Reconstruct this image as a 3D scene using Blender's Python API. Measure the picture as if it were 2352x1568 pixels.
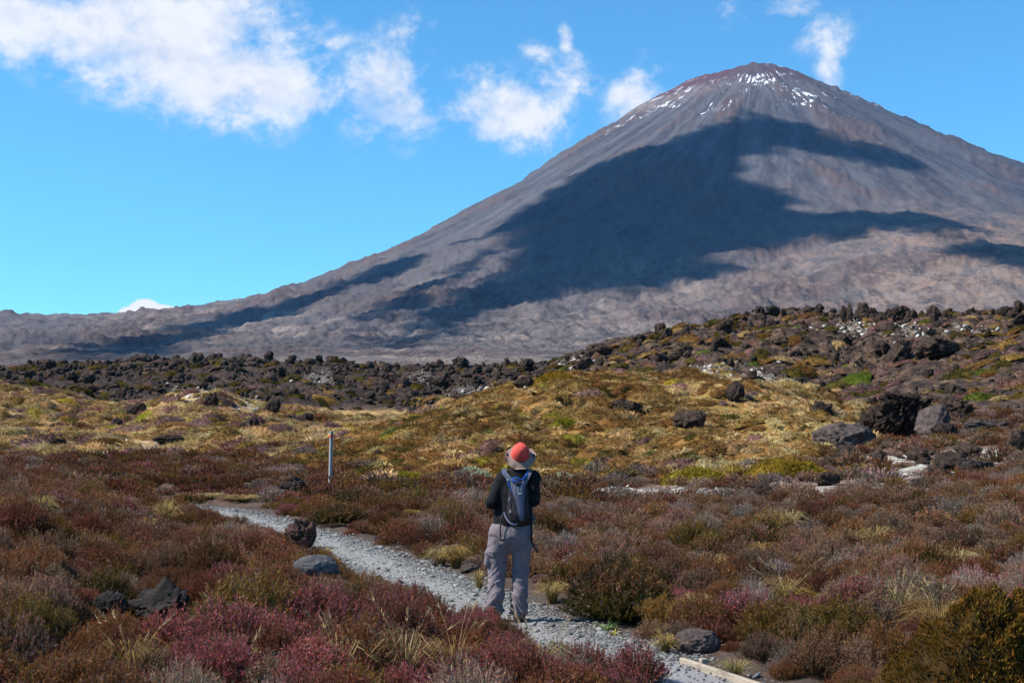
import bpy, math
import numpy as np
from mathutils import Vector

scene = bpy.context.scene
for ob in list(bpy.data.objects):
    bpy.data.objects.remove(ob)

# ---------------------------------------------------------------- camera
FPX, CXP, CYP = 2966.0, 1176.0, 784.0          # focal length in the 2352 px wide view of the photograph
CAMZ = 1.8
PITCH = math.atan(216.0 / FPX)
cam_data = bpy.data.cameras.new("camera")
cam_data.lens = 28.0
cam_data.sensor_width = 22.2
cam_data.clip_start = 0.1
cam_data.clip_end = 60000.0
cam = bpy.data.objects.new("camera", cam_data)
scene.collection.objects.link(cam)
cam.location = (0, 0, CAMZ)
cam.rotation_euler = (math.pi / 2 + PITCH, 0, 0)
scene.camera = cam

# ---------------------------------------------------------------- sun and sky
SUN_EL = math.radians(47.0)
SUN_BACK = math.radians(7.0)                    # the sun stands to the left and a little behind the camera
SUN = np.array([-math.cos(SUN_EL) * math.cos(SUN_BACK), -math.cos(SUN_EL) * math.sin(SUN_BACK), math.sin(SUN_EL)])
sun_data = bpy.data.lights.new("sun", 'SUN')
sun_data.energy = 5.0
sun_data.angle = math.radians(0.5)
sun_data.color = (1.0, 0.94, 0.86)
sun = bpy.data.objects.new("sun", sun_data)
scene.collection.objects.link(sun)
sun.rotation_euler = Vector(SUN).to_track_quat('Z', 'Y').to_euler()
sun.location = (-40, -5, 45)

world = bpy.data.worlds.new("World")
scene.world = world
world.use_nodes = True
SKY_STRENGTH = 0.112
world.cycles.sampling_method = 'NONE'

vs = scene.view_settings
vs.view_transform = 'Standard'
vs.look = 'None'
vs.exposure = 0.58
vs.gamma = 1.0
vs.use_curve_mapping = False

scene.render.engine = 'CYCLES'
cy = scene.cycles
cy.use_denoising = True
cy.max_bounces = 5
cy.diffuse_bounces = 2
cy.glossy_bounces = 1
cy.transmission_bounces = 2
cy.transparent_max_bounces = 8
cy.volume_bounces = 1
cy.sample_clamp_indirect = 6.0
cy.use_adaptive_sampling = True
cy.adaptive_threshold = 0.02
cy.adaptive_min_samples = 16


def px_dir(px, py):
    dx = (px - CXP) / FPX
    dy = (CYP - py) / FPX
    cp, sp = math.cos(PITCH), math.sin(PITCH)
    return np.array([dx, cp - dy * sp, sp + dy * cp])


def at(px, py, y):
    d = px_dir(px, py)
    return np.array([0, 0, CAMZ]) + d * (y / d[1])


# ---------------------------------------------------------------- node helpers
class NT:
    def __init__(self, tree):
        self.t = tree
        tree.nodes.clear()

    def n(self, kind, **kw):
        nd = self.t.nodes.new(kind)
        for k, v in kw.items():
            setattr(nd, k, v)
        return nd

    def set(self, sock, v):
        if hasattr(v, 'is_output'):
            self.t.links.new(v, sock)
        else:
            if sock.type == 'RGBA' and not isinstance(v, (int, float)) and len(v) == 3:
                v = (*v, 1.0)
            sock.default_value = v

    def math(self, op, a, b=0.0, c=None, clamp=False):
        nd = self.n('ShaderNodeMath', operation=op, use_clamp=clamp)
        self.set(nd.inputs[0], a)
        self.set(nd.inputs[1], b)
        if c is not None:
            self.set(nd.inputs[2], c)
        return nd.outputs[0]

    def vmath(self, op, a, b=None):
        nd = self.n('ShaderNodeVectorMath', operation=op)
        self.set(nd.inputs[0], a)
        if b is not None:
            self.set(nd.inputs[1], b)
        return nd.outputs[0]

    def noise(self, vec, scale, detail=4.0, rough=0.55, dist=0.0, lac=2.0, out='Fac', kind='FBM'):
        nd = self.n('ShaderNodeTexNoise')
        nd.noise_type = kind
        if vec is not None:
            self.set(nd.inputs['Vector'], vec)
        self.set(nd.inputs['Scale'], scale)
        self.set(nd.inputs['Detail'], detail)
        self.set(nd.inputs['Roughness'], rough)
        self.set(nd.inputs['Lacunarity'], lac)
        self.set(nd.inputs['Distortion'], dist)
        return nd.outputs[out]

    def ramp(self, fac, lo, hi, a=0.0, b=1.0, smooth=True):
        nd = self.n('ShaderNodeMapRange', interpolation_type='SMOOTHSTEP' if smooth else 'LINEAR', clamp=True)
        self.set(nd.inputs[0], fac)
        self.set(nd.inputs[1], lo)
        self.set(nd.inputs[2], hi)
        self.set(nd.inputs[3], a)
        self.set(nd.inputs[4], b)
        return nd.outputs[0]

    def mix(self, fac, a, b, blend='MIX'):
        nd = self.n('ShaderNodeMix', data_type='RGBA', blend_type=blend)
        self.set(nd.inputs[0], fac)
        self.set(nd.inputs[6], a)
        self.set(nd.inputs[7], b)
        return nd.outputs[2]

    def attr(self, name, kind='GEOMETRY', out='Fac'):
        nd = self.n('ShaderNodeAttribute', attribute_name=name, attribute_type=kind)
        return nd.outputs[out]

    def mapping(self, vec, scale=(1, 1, 1), loc=(0, 0, 0), rot=(0, 0, 0)):
        nd = self.n('ShaderNodeMapping')
        self.set(nd.inputs[0], vec)
        nd.inputs[1].default_value = loc
        nd.inputs[2].default_value = rot
        nd.inputs[3].default_value = scale
        return nd.outputs[0]


def new_mat(name):
    m = bpy.data.materials.new(name)
    m.use_nodes = True
    return m, NT(m.node_tree)


# ---------------------------------------------------------------- the sky: daylight with wisps of cloud
def build_world():
    w = NT(world.node_tree)
    tc = w.n('ShaderNodeTexCoord')
    d = tc.outputs['Generated']
    sky = w.n('ShaderNodeTexSky', sky_type='NISHITA')
    sky.sun_disc = False
    sky.sun_elevation = SUN_EL
    sky.sun_rotation = math.atan2(SUN[0], SUN[1])
    sky.altitude = 1200.0
    sky.air_density = 1.0
    sky.dust_density = 0.15
    sky.ozone_density = 2.0
    tint = w.mix(1.0, sky.outputs[0], (0.50, 1.08, 1.28), 'MULTIPLY')
    sep = w.n('ShaderNodeSeparateXYZ')
    w.set(sep.inputs[0], d)
    az = w.math('ARCTAN2', sep.outputs[0], sep.outputs[1])
    el = w.math('ARCSINE', sep.outputs[2])
    # clouds: (px, py, rx, ry, strength) in the photograph's wide view, turned into bearings and heights
    blobs = [(40, 30, 190, 75, 1.1), (30, 105, 110, 30, .7), (200, 70, 160, 80, 1.2), (380, 110, 170, 95, 1.25), (500, 180, 170, 80, 1.25), (430, 60, 200, 80, 1.1),
             (605, 210, 125, 80, 1.15), (685, 250, 85, 45, 1.0), (590, 70, 80, 80, .75), (880, 215, 85, 95, 1.0), (920, 270, 75, 50, .95),
             (970, 180, 95, 85, .6), (1090, 255, 75, 65, .8), (1180, 255, 110, 75, 1.0), (1130, 300, 80, 35, .95), (1260, 215, 55, 80, .7),
             (1335, 160, 60, 38, .75), (1455, 205, 48, 60, .8), (1480, 240, 40, 30, .55), (1490, 140, 55, 35, .5), (1310, 76, 20, 24, .75), (1240, 100, 40, 24, .5), (1895, 70, 62, 38, .72),
             (1920, 120, 34, 55, .8), (1790, 8, 60, 30, .8), (920, 100, 45, 70, .5), (1680, 15, 50, 40, .5), (750, 105, 40, 18, .55), (1000, 75, 60, 30, .45), (1920, 180, 30, 40, .4)]
    wob = w.noise(d, 9.0, 1.0, 0.5, out='Color')
    wsep = w.n('ShaderNodeSeparateXYZ')
    w.set(wsep.inputs[0], wob)
    azw = w.math('ADD', az, w.math('MULTIPLY', w.math('SUBTRACT', wsep.outputs[0], 0.5), 0.05))
    elw = w.math('ADD', el, w.math('MULTIPLY', w.math('SUBTRACT', wsep.outputs[1], 0.5), 0.04))
    m = None
    for (px, py, rx, ry, s) in blobs:
        v = px_dir(px, py)
        a0 = math.atan2(v[0], v[1])
        e0 = math.asin(v[2] / np.linalg.norm(v))
        dx = w.math('MULTIPLY', w.math('SUBTRACT', azw, a0), FPX / rx)
        dy = w.math('MULTIPLY', w.math('SUBTRACT', elw, e0), FPX / ry)
        r2 = w.math('MULTIPLY_ADD', dy, dy, w.math('MULTIPLY', dx, dx))
        g = w.math('MULTIPLY', w.math('EXPONENT', w.math('MULTIPLY', r2, -0.7)), s)
        m = g if m is None else w.math('SMOOTH_MAX', m, g, 0.15)
    stretch = w.mapping(d, scale=(1.0, 1.0, 1.25), rot=(0, 0.5, 0))
    f1 = w.noise(stretch, 11.0, 6.0, 0.62)
    f2 = w.noise(w.vmath('ADD', stretch, w.vmath('MULTIPLY', wob, (0.05, 0.05, 0.05))), 38.0, 4.0, 0.66)
    f = w.math('ADD', w.math('MULTIPLY', w.math('SUBTRACT', f1, 0.5), 2.3), w.math('MULTIPLY', w.math('SUBTRACT', f2, 0.5), w.ramp(m, 0.5, 1.05, 2.3, 0.7)))
    dens = w.math('ADD', w.math('SUBTRACT', m, 0.36), w.math('MULTIPLY', f, w.ramp(m, 0.05, 0.5, 0.35, 1.0)))
    cover = w.ramp(dens, -0.22, 0.92)
    cover = w.math('MULTIPLY', cover, w.ramp(m, 0.08, 0.22))
    # one crisp little cumulus behind the saddle
    v = px_dir(345, 712)
    a0, e0 = math.atan2(v[0], v[1]), math.asin(v[2] / np.linalg.norm(v))
    f3 = f2
    best = None
    for (ox, oy, rx, ry) in ((-14, -4, 44, 34), (26, -6, 46, 22), (-44, -10, 30, 20), (62, -9, 34, 13)):
        dx = w.math('MULTIPLY', w.math('SUBTRACT', az, a0 + ox / FPX), FPX / rx)
        dy = w.math('MULTIPLY', w.math('SUBTRACT', el, e0 + oy / FPX), FPX / ry)
        r2 = w.math('SQRT', w.math('MULTIPLY_ADD', dy, dy, w.math('MULTIPLY', dx, dx)))
        best = r2 if best is None else w.math('MINIMUM', best, r2)
    puff = w.ramp(w.math('ADD', best, w.math('MULTIPLY', w.math('SUBTRACT', f3, 0.5), 0.5)), 0.72, 0.9, 1.0, 0.0)
    cover = w.math('MAXIMUM', w.math('MULTIPLY', cover, 0.93), puff)
    white = w.ramp(puff, 0.2, 0.8)
    shade = f1
    ccol = w.mix(w.ramp(w.math('ADD', w.math('MULTIPLY', shade, 0.6), w.math('MULTIPLY', f2, 0.4)), 0.40, 0.60), (0.76, 0.80, 0.90), (0.98, 0.98, 0.99))
    ccol = w.mix(white, ccol, (1.0, 1.0, 1.0))
    bg_sky = w.n('ShaderNodeBackground')
    w.set(bg_sky.inputs[0], tint)
    bg_sky.inputs[1].default_value = SKY_STRENGTH
    bg_cl = w.n('ShaderNodeBackground')
    w.set(bg_cl.inputs[0], ccol)
    bg_cl.inputs[1].default_value = 0.70
    mx = w.n('ShaderNodeMixShader')
    w.set(mx.inputs[0], cover)
    w.set(mx.inputs[1], bg_sky.outputs[0])
    w.set(mx.inputs[2], bg_cl.outputs[0])
    out = w.n('ShaderNodeOutputWorld')
    w.set(out.inputs[0], mx.outputs[0])


build_world()

# ---------------------------------------------------------------- noise in numpy
_perm = np.random.RandomState(7).permutation(4096).astype(np.int64)


def _hash(ix, iy, iz):
    h = _perm[ix & 4095]
    h = _perm[(h + iy) & 4095]
    return _perm[(h + iz) & 4095]


_g = np.random.RandomState(11).normal(size=(4096, 3))
_g /= np.linalg.norm(_g, axis=1)[:, None]
_ga = np.random.RandomState(12).rand(4096) * 2 * np.pi
_g2x, _g2y = np.cos(_ga), np.sin(_ga)


def perlin(x, y, z=None):
    x = np.asarray(x, float)
    y = np.asarray(y, float)
    if z is None:
        ix, iy = np.floor(x).astype(np.int64), np.floor(y).astype(np.int64)
        fx, fy = x - ix, y - iy
        ux, uy = (t * t * t * (t * (t * 6 - 15) + 10) for t in (fx, fy))
        px0, px1 = _perm[ix & 4095], _perm[(ix + 1) & 4095]
        res = 0.0
        for (p0, cx) in ((px0, 0), (px1, 1)):
            for cyy in (0, 1):
                g = _perm[(p0 + iy + cyy) & 4095]
                res = res + (ux if cx else 1 - ux) * (uy if cyy else 1 - uy) * (_g2x[g] * (fx - cx) + _g2y[g] * (fy - cyy))
        return res * 1.35
    z = np.asarray(z, float)
    ix, iy, iz = np.floor(x).astype(np.int64), np.floor(y).astype(np.int64), np.floor(z).astype(np.int64)
    fx, fy, fz = x - ix, y - iy, z - iz
    ux, uy, uz = (t * t * t * (t * (t * 6 - 15) + 10) for t in (fx, fy, fz))
    res = 0.0
    for cx in (0, 1):
        for cyy in (0, 1):
            for cz in (0, 1):
                g = _g[_hash(ix + cx, iy + cyy, iz + cz)]
                dot = g[..., 0] * (fx - cx) + g[..., 1] * (fy - cyy) + g[..., 2] * (fz - cz)
                wgt = (ux if cx else 1 - ux) * (uy if cyy else 1 - uy) * (uz if cz else 1 - uz)
                res = res + wgt * dot
    return res * 1.5


def fbm(x, y, z=None, octaves=4, gain=0.5, lac=2.03):
    s, a, f = 0.0, 1.0, 1.0
    for i in range(octaves):
        s = s + a * perlin(np.asarray(x) * f + i * 17.3, np.asarray(y) * f - i * 9.1, None if z is None else np.asarray(z) * f + i * 5.7)
        a *= gain
        f *= lac
    return s


def ridged(x, y, z=None, octaves=4, gain=0.5):
    s, a, f = 0.0, 1.0, 1.0
    for i in range(octaves):
        s = s + a * (0.6 - 1.6 * np.abs(perlin(np.asarray(x) * f + i * 13.3, np.asarray(y) * f + i * 7.1, None if z is None else np.asarray(z) * f + i * 3.7)))
        a *= gain
        f *= 2.07
    return s


def sstep(a, b, x):
    t = np.clip((x - a) / (b - a), 0, 1)
    return t * t * (3 - 2 * t)


# ---------------------------------------------------------------- mesh helpers
def mesh_obj(name, verts, faces, mat=None, smooth=False, parent=None, link=True, cols=None, attrs=None, loc=None):
    me = bpy.data.meshes.new(name)
    verts = np.asarray(verts, dtype=np.float32)
    if isinstance(faces, np.ndarray):
        nv = faces.shape[1]
        me.vertices.add(len(verts))
        me.vertices.foreach_set('co', verts.ravel())
        me.loops.add(faces.size)
        me.loops.foreach_set('vertex_index', faces.astype(np.int32).ravel())
        me.polygons.add(len(faces))
        me.polygons.foreach_set('loop_start', np.arange(0, faces.size, nv, dtype=np.int32))
        me.update(calc_edges=True)
        me.validate()
    else:
        me.from_pydata([tuple(v) for v in verts], [], [tuple(int(i) for i in f) for f in faces])
        me.update()
    if smooth:
        me.polygons.foreach_set('use_smooth', np.ones(len(me.polygons), dtype=bool))
    if cols is not None:
        a = me.attributes.new('Col', 'FLOAT_COLOR', 'POINT')
        c = np.ones((len(verts), 4), np.float32)
        c[:, :3] = cols
        a.data.foreach_set('color', c.ravel())
    for k, v in (attrs or {}).items():
        a = me.attributes.new(k, 'FLOAT', 'POINT')
        a.data.foreach_set('value', np.asarray(v, np.float32))
    if mat is not None:
        me.materials.append(mat)
    ob = bpy.data.objects.new(name, me)
    if link:
        scene.collection.objects.link(ob)
    if parent is not None:
        ob.parent = parent
    if loc is not None:
        ob.location = [float(c) for c in loc]
    return ob


def tag(o, label=None, category=None, group=None, kind=None):
    if label:
        o['label'] = label
    if category:
        o['category'] = category
    if group:
        o['group'] = group
    if kind:
        o['kind'] = kind
    return o


def grid_faces(nr, nc, wrap=False):
    r = np.arange(nr - 1)[:, None]
    c = np.arange(nc if wrap else nc - 1)[None, :]
    c2 = (c + 1) % nc
    return np.stack([r * nc + c, r * nc + c2, (r + 1) * nc + c2, (r + 1) * nc + c], -1).reshape(-1, 4)

# ---------------------------------------------------------------- the lie of the land (surveyed control points: bearing, height, distance)
COLS = {
    -900: [(30, 1075), (45, 1075), (60, 1040), (80, 990), (100, 925), (125, 850), (145, 890), (230, 850), (280, 890)],
    -350: [(30, 1100), (45, 1075), (60, 1040), (80, 992), (100, 930), (125, 858), (145, 900), (230, 848), (280, 890)],
    0: [(24, 1170), (30, 1106), (36, 1100), (45, 1078), (60, 1042), (80, 1000), (100, 945), (122, 882), (140, 915), (170, 893), (230, 856), (280, 900)],
    150: [(24, 1190), (30, 1125), (36, 1105), (45, 1080), (60, 1042), (80, 1003), (100, 962), (118, 907), (140, 930), (230, 848), (280, 890)],
    300: [(24, 1212), (30, 1150), (36, 1115), (45, 1082), (60, 1040), (80, 1003), (100, 967), (115, 932), (140, 940), (225, 845), (280, 890)],
    440: [(30, 1178), (36, 1138), (45, 1088), (60, 1040), (75, 1000), (90, 955), (105, 906), (118, 917), (140, 945), (225, 842), (280, 890)],
    560: [(30, 1178), (36, 1138), (45, 1090), (60, 1040), (75, 1005), (95, 957), (105, 924), (140, 945), (225, 845), (280, 890)],
    650: [(30, 1178), (36, 1138), (45, 1092), (60, 1040), (75, 1012), (100, 966), (120, 940), (150, 915), (225, 847), (280, 890)],
    760: [(30, 1178), (36, 1138), (45, 1088), (52, 1058), (65, 1028), (85, 1000), (110, 968), (140, 940), (170, 905), (225, 844), (280, 885)],
    860: [(30, 1178), (36, 1132), (41, 1105), (48, 1065), (56, 1026), (63, 996), (80, 1007), (110, 977), (140, 950), (180, 900), (225, 846), (280, 880)],
    1000: [(30, 1175), (36, 1130), (41, 1104), (48, 1062), (58, 992), (67, 945), (82, 968), (120, 955), (180, 905), (230, 853), (280, 880)],
    1120: [(30, 1172), (36, 1130), (41, 1106), (48, 1062), (60, 970), (72, 908), (88, 937), (130, 930), (190, 890), (240, 852), (290, 880)],
    1240: [(30, 1170), (36, 1130), (41, 1106), (48, 1062), (60, 968), (76, 874), (92, 907), (130, 892), (190, 862), (240, 852), (300, 880)],
    1400: [(30, 1165), (36, 1128), (41, 1105), (48, 1058), (60, 968), (78, 866), (92, 890), (120, 860), (160, 818), (190, 797), (240, 850)],
    1550: [(30, 1160), (36, 1125), (41, 1103), (48, 1055), (60, 968), (78, 870), (90, 893), (120, 840), (170, 768), (215, 810)],
    1700: [(30, 1155), (36, 1120), (41, 1098), (48, 1048), (60, 965), (77, 870), (88, 896), (115, 832), (160, 745), (200, 780)],
    1800: [(30, 1150), (36, 1112), (41, 1090), (48, 1040), (60, 962), (75, 886), (86, 908), (115, 822), (155, 736), (200, 775)],
    1900: [(30, 1140), (36, 1104), (41, 1080), (48, 1035), (58, 982), (70, 926), (82, 930), (110, 838), (150, 742), (200, 775)],
    1980: [(30, 1132), (36, 1096), (41, 1068), (46, 1043), (53, 1005), (64, 967), (80, 930), (110, 838), (148, 744), (200, 780)],
    2100: [(30, 1120), (36, 1082), (42, 1050), (50, 1014), (60, 970), (80, 905), (105, 830), (140, 748), (190, 785)],
    2230: [(24, 1160), (30, 1108), (38, 1055), (48, 1012), (60, 962), (80, 892), (105, 824), (135, 746), (190, 785)],
    2352: [(24, 1150), (28, 1108), (36, 1056), (46, 1008), (58, 957), (78, 882), (100, 822), (130, 742), (190, 780)],
    2700: [(24, 1140), (28, 1105), (36, 1050), (46, 1000), (60, 935), (80, 860), (100, 815), (130, 735), (190, 780)],
    3200: [(24, 1130), (28, 1100), (36, 1045), (46, 990), (60, 925), (80, 850), (100, 785), (130, 700), (190, 750)],
}
_cp = []
for _px, rows in COLS.items():
    for (yy, py) in rows:
        p = at(_px, py, yy)
        _cp.append((p[0] / p[1], math.log(yy), p[2] / (yy + 10.0)))
    for yy in (1.5, 3.0, 6.0, 9.5, 12.5, 16.0, 20.0):
        zz = 0.0
        if _px < 350 and yy > 12:
            zz = (0.35 if yy < 17 else 0.45) * min(1.0, (350 - _px) / 350.0)
        if _px > 1900 and yy > 12:
            zz = 0.25 * min(1.0, (_px - 1900) / 450.0)
        _cp.append(((_px - CXP) / FPX, math.log(yy), zz / (yy + 10.0)))
    p = at(_px, 940, 420)
    _cp.append((p[0] / p[1], math.log(420), p[2] / 430.0))
_cp = np.array(_cp)
_VS = 0.27


def _tps_fit(pts, val, lam):
    n = len(pts)
    d = np.hypot(pts[:, None, 0] - pts[None, :, 0], pts[:, None, 1] - pts[None, :, 1])
    K = np.where(d > 1e-9, d * d * np.log(d + 1e-12), 0) + lam * np.eye(n)
    P = np.c_[np.ones(n), pts]
    A = np.zeros((n + 3, n + 3))
    A[:n, :n] = K
    A[:n, n:] = P
    A[n:, :n] = P.T
    b = np.r_[val, 0, 0, 0]
    return np.linalg.solve(A, b)


_pts = np.c_[_cp[:, 0], _cp[:, 1] * _VS]
_w = _tps_fit(_pts, _cp[:, 2], 2e-5)
GU = np.linspace(-0.75, 0.75, 301)
GV = np.linspace(math.log(1.2), math.log(430.0), 321)
_uu, _vv = np.meshgrid(GU, GV)
_q = np.zeros(_uu.size)
_fu, _fv = _uu.ravel(), _vv.ravel() * _VS
for s in range(0, _fu.size, 8000):
    d = np.hypot(_fu[s:s + 8000, None] - _pts[None, :, 0], _fv[s:s + 8000, None] - _pts[None, :, 1])
    _q[s:s + 8000] = (d * d * np.log(d + 1e-12)) @ _w[:-3] + _w[-3] + _w[-2] * _fu[s:s + 8000] + _w[-1] * _fv[s:s + 8000]
GQ = _q.reshape(_uu.shape)


def _polar(x, y):
    az = np.arctan2(x, y)
    d = np.hypot(x, y)
    azc = np.clip(az, -0.6, 0.6)
    return np.tan(azc), np.maximum(d * np.cos(azc), 1.25)


def base_height(x, y):
    u, yy = _polar(np.asarray(x, float), np.asarray(y, float))
    fu = np.clip((u - GU[0]) / (GU[1] - GU[0]), 0, len(GU) - 1.001)
    fv = np.clip((np.log(yy) - GV[0]) / (GV[1] - GV[0]), 0, len(GV) - 1.001)
    iu, iv = fu.astype(int), fv.astype(int)
    a, b = fu - iu, fv - iv
    q = (GQ[iv, iu] * (1 - a) + GQ[iv, iu + 1] * a) * (1 - b) + (GQ[iv + 1, iu] * (1 - a) + GQ[iv + 1, iu + 1] * a) * b
    return q * (yy + 10.0)


def ppx(x, y, z):
    """where a place stands in the photograph's wide view (used to survey the regions of the ground)"""
    dy, dz = np.asarray(y, float), np.asarray(z, float) - CAMZ
    cp, sp = math.cos(PITCH), math.sin(PITCH)
    f = np.maximum(dy * cp + dz * sp, 0.01)
    return CXP + FPX * np.asarray(x, float) / f, CYP - FPX * (dz * cp - dy * sp) / f


# the gravel track, centre line on the ground plane
def ground_pt(px, py):
    d = px_dir(px, py)
    t = CAMZ / -d[2]
    return np.array([d[0] * t, d[1] * t])


TRACK_PX = [(250, 1152), (350, 1154), (440, 1163), (540, 1180), (640, 1208), (750, 1243), (870, 1290), (1010, 1352), (1180, 1424), (1330, 1482), (1470, 1532), (1600, 1585), (1770, 1660), (1950, 1760)]
_gy = np.exp(np.linspace(math.log(4.0), math.log(70.0), 600))


def land_pt(px, py):
    d = px_dir(px, py)
    P = np.array([0, 0, CAMZ])[None] + d[None] * (_gy / d[1])[:, None]
    k = np.nonzero(P[:, 2] < base_height(P[:, 0], P[:, 1]))[0]
    return P[k[0] if len(k) else -1, :2]


_tr = np.array([land_pt(*p) if p[1] < 1560 else ground_pt(*p) for p in TRACK_PX])


def resample(P, n):
    # Catmull-Rom through the points
    P = np.asarray(P, float)
    Q = np.vstack([2 * P[0] - P[1], P, 2 * P[-1] - P[-2]])
    out = []
    m = len(P) - 1
    for t in np.linspace(0, m - 1e-6, n):
        i = int(t)
        f = t - i
        a, b, c, d = Q[i], Q[i + 1], Q[i + 2], Q[i + 3]
        out.append(0.5 * ((2 * b) + (c - a) * f + (2 * a - 5 * b + 4 * c - d) * f * f + (3 * b - a - 3 * c + d) * f ** 3))
    return np.array(out)


TRACK = resample(_tr, 240)
TRACK_W = np.interp(np.arange(240), [0, 60, 120, 170, 200, 239], [0.60, 0.62, 0.64, 0.60, 0.62, 0.70])   # half width


def track_dist(x, y):
    """signed: distance to the track's edge, negative on the track"""
    x = np.asarray(x, float)
    shp = x.shape
    x, y = x.ravel(), np.asarray(y, float).ravel()
    out = np.full(x.size, 50.0)
    near = (np.hypot(x, y) < 60)
    idx = np.nonzero(near)[0]
    for s in range(0, len(idx), 20000):
        k = idx[s:s + 20000]
        d = np.hypot(x[k, None] - TRACK[None, :, 0], y[k, None] - TRACK[None, :, 1]) - TRACK_W[None, :]
        out[k] = d.min(1)
    return out.reshape(shp)


# regions of the ground, as smooth weights 0..1 laid out over the land
def regions(x, y):
    x = np.asarray(x, float)
    y = np.asarray(y, float)
    z = base_height(x, y)
    px, py = ppx(x, y, z)
    n1 = fbm(x / 9.0, y / 9.0, octaves=3)
    n2 = fbm(x / 2.6 + 40, y / 2.6, octaves=3)
    # the brown knoll and the golden hills on the left
    knoll_foot = np.interp(px, [600, 760, 900, 1200, 1500, 1750, 1950, 2100], [52, 46, 41, 40, 41, 43, 47, 54])
    knoll_back = np.interp(px, [600, 860, 1000, 1240, 1550, 1800, 1980, 2050], [54, 66, 73, 84, 88, 84, 72, 56])
    knoll = sstep(-2.5, 3.0, y - knoll_foot + n2 * 3) * (1 - sstep(-2, 5, y - knoll_back + n1 * 6)) * sstep(640, 760, px) * (1 - sstep(1960, 2080, px))
    hills = sstep(52, 66, y + n1 * 9) * (1 - sstep(-4, 4, y - np.interp(px, [0, 150, 300, 440, 620, 760, 900], [122, 120, 118, 108, 122, 135, 140]) + n1 * 6)) * (1 - sstep(900, 1000, px - (y - 70) * 2)) * (1 - knoll)
    lava = sstep(0, 6, y - np.interp(px, [-300, 0, 150, 300, 440, 620, 760, 900, 1100, 1240, 1400, 1550, 1700, 1800, 1900, 2000, 2100, 2352], [126, 124, 121, 119, 112, 123, 137, 135, 100, 92, 92, 90, 88, 86, 80, 68, 62, 58]) + n1 * 5)
    heath = np.clip(1 - knoll - hills - lava, 0, 1)
    return dict(px=px, py=py, z=z, knoll=knoll, hills=hills, lava=lava, heath=heath, n1=n1, n2=n2)


def height(x, y, R=None):
    x = np.asarray(x, float)
    y = np.asarray(y, float)
    R = regions(x, y) if R is None else R
    z = R['z'].copy()
    d = np.hypot(x, y)
    td = track_dist(x, y)
    bump = fbm(x / 1.7, y / 1.7, octaves=3) * 0.10 * sstep(0.1, 0.9, td)
    bump += fbm(x / 0.45, y / 0.45, octaves=2) * 0.03 * sstep(0.0, 0.4, td) * (d < 60)
    z += bump * sstep(4, 8, d)
    z -= 0.05 * (1 - sstep(-0.1, 0.5, td))
    z += (R['knoll'] + R['hills']) * (fbm(x / 6.0, y / 6.0, octaves=3) * 0.62 + ridged(x / 2.2, y / 2.2, octaves=2) * 0.17)
    rough = R['lava'] * sstep(60, 120, d)
    z += rough * (ridged(x / 7.0, y / 9.0, octaves=5, gain=0.62) * 0.75 + fbm(x / 16.0, y / 16.0, octaves=2) * 0.7 + ridged(x / 2.2 + 9, y / 4.5, octaves=4, gain=0.7) * 0.36)
    return z


def H(x, y):
    return float(height(np.array([float(x)]), np.array([float(y)]))[0])


# ---------------------------------------------------------------- the volcano
VY = 4000.0
SIL = [(-900, 740), (-400, 722), (0, 713), (60, 722), (150, 718), (350, 712), (460, 707), (560, 693), (690, 652), (800, 608), (920, 560), (1050, 490), (1160, 435), (1300, 345), (1400, 285), (1450, 252), (1500, 226),
       (1570, 190), (1610, 174), (1680, 166), (1705, 154), (1735, 147), (1790, 153), (1840, 175), (1900, 197), (1960, 221), (2050, 263), (2150, 309), (2250, 346), (2352, 377), (2600, 440), (3000, 540), (3600, 660)]
_sp = np.array([at(px, py, VY) for px, py in SIL])
VC = np.array([at(1735, 147, VY)[0], VY])
ZPEAK = at(1735, 147, VY)[2]
_l = _sp[_sp[:, 0] <= VC[0] + 1][::-1]
_r = _sp[_sp[:, 0] >= VC[0] - 1]
_lr, _lz = VC[0] - _l[:, 0], _l[:, 2]
_rr, _rz = _r[:, 0] - VC[0], _r[:, 2]
_fr = np.array([0, 60, 150, 300, 600, 1000, 1300, 1600, 2000, 2400, 2800, 3200, 3600, 3900, 4600])
_fz = np.array([ZPEAK, ZPEAK - 14, 1115, 1028, 850, 620, 465, 340, 222, 140, 88, 55, 30, 14, -20])


def volcano_rocky(x, y):
    """where bare ribs of lava stand out of the scree"""
    dx, dy = x - VC[0], y - VC[1]
    r = np.hypot(dx, dy)
    th = np.arctan2(dx, -dy)
    m = fbm(th * 4.5 + 7 + fbm(x / 700, y / 700, octaves=2) * .5, r / 420.0, octaves=4, gain=.6)
    return sstep(0.10, 0.42, m) * sstep(60, 400, r)


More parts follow.
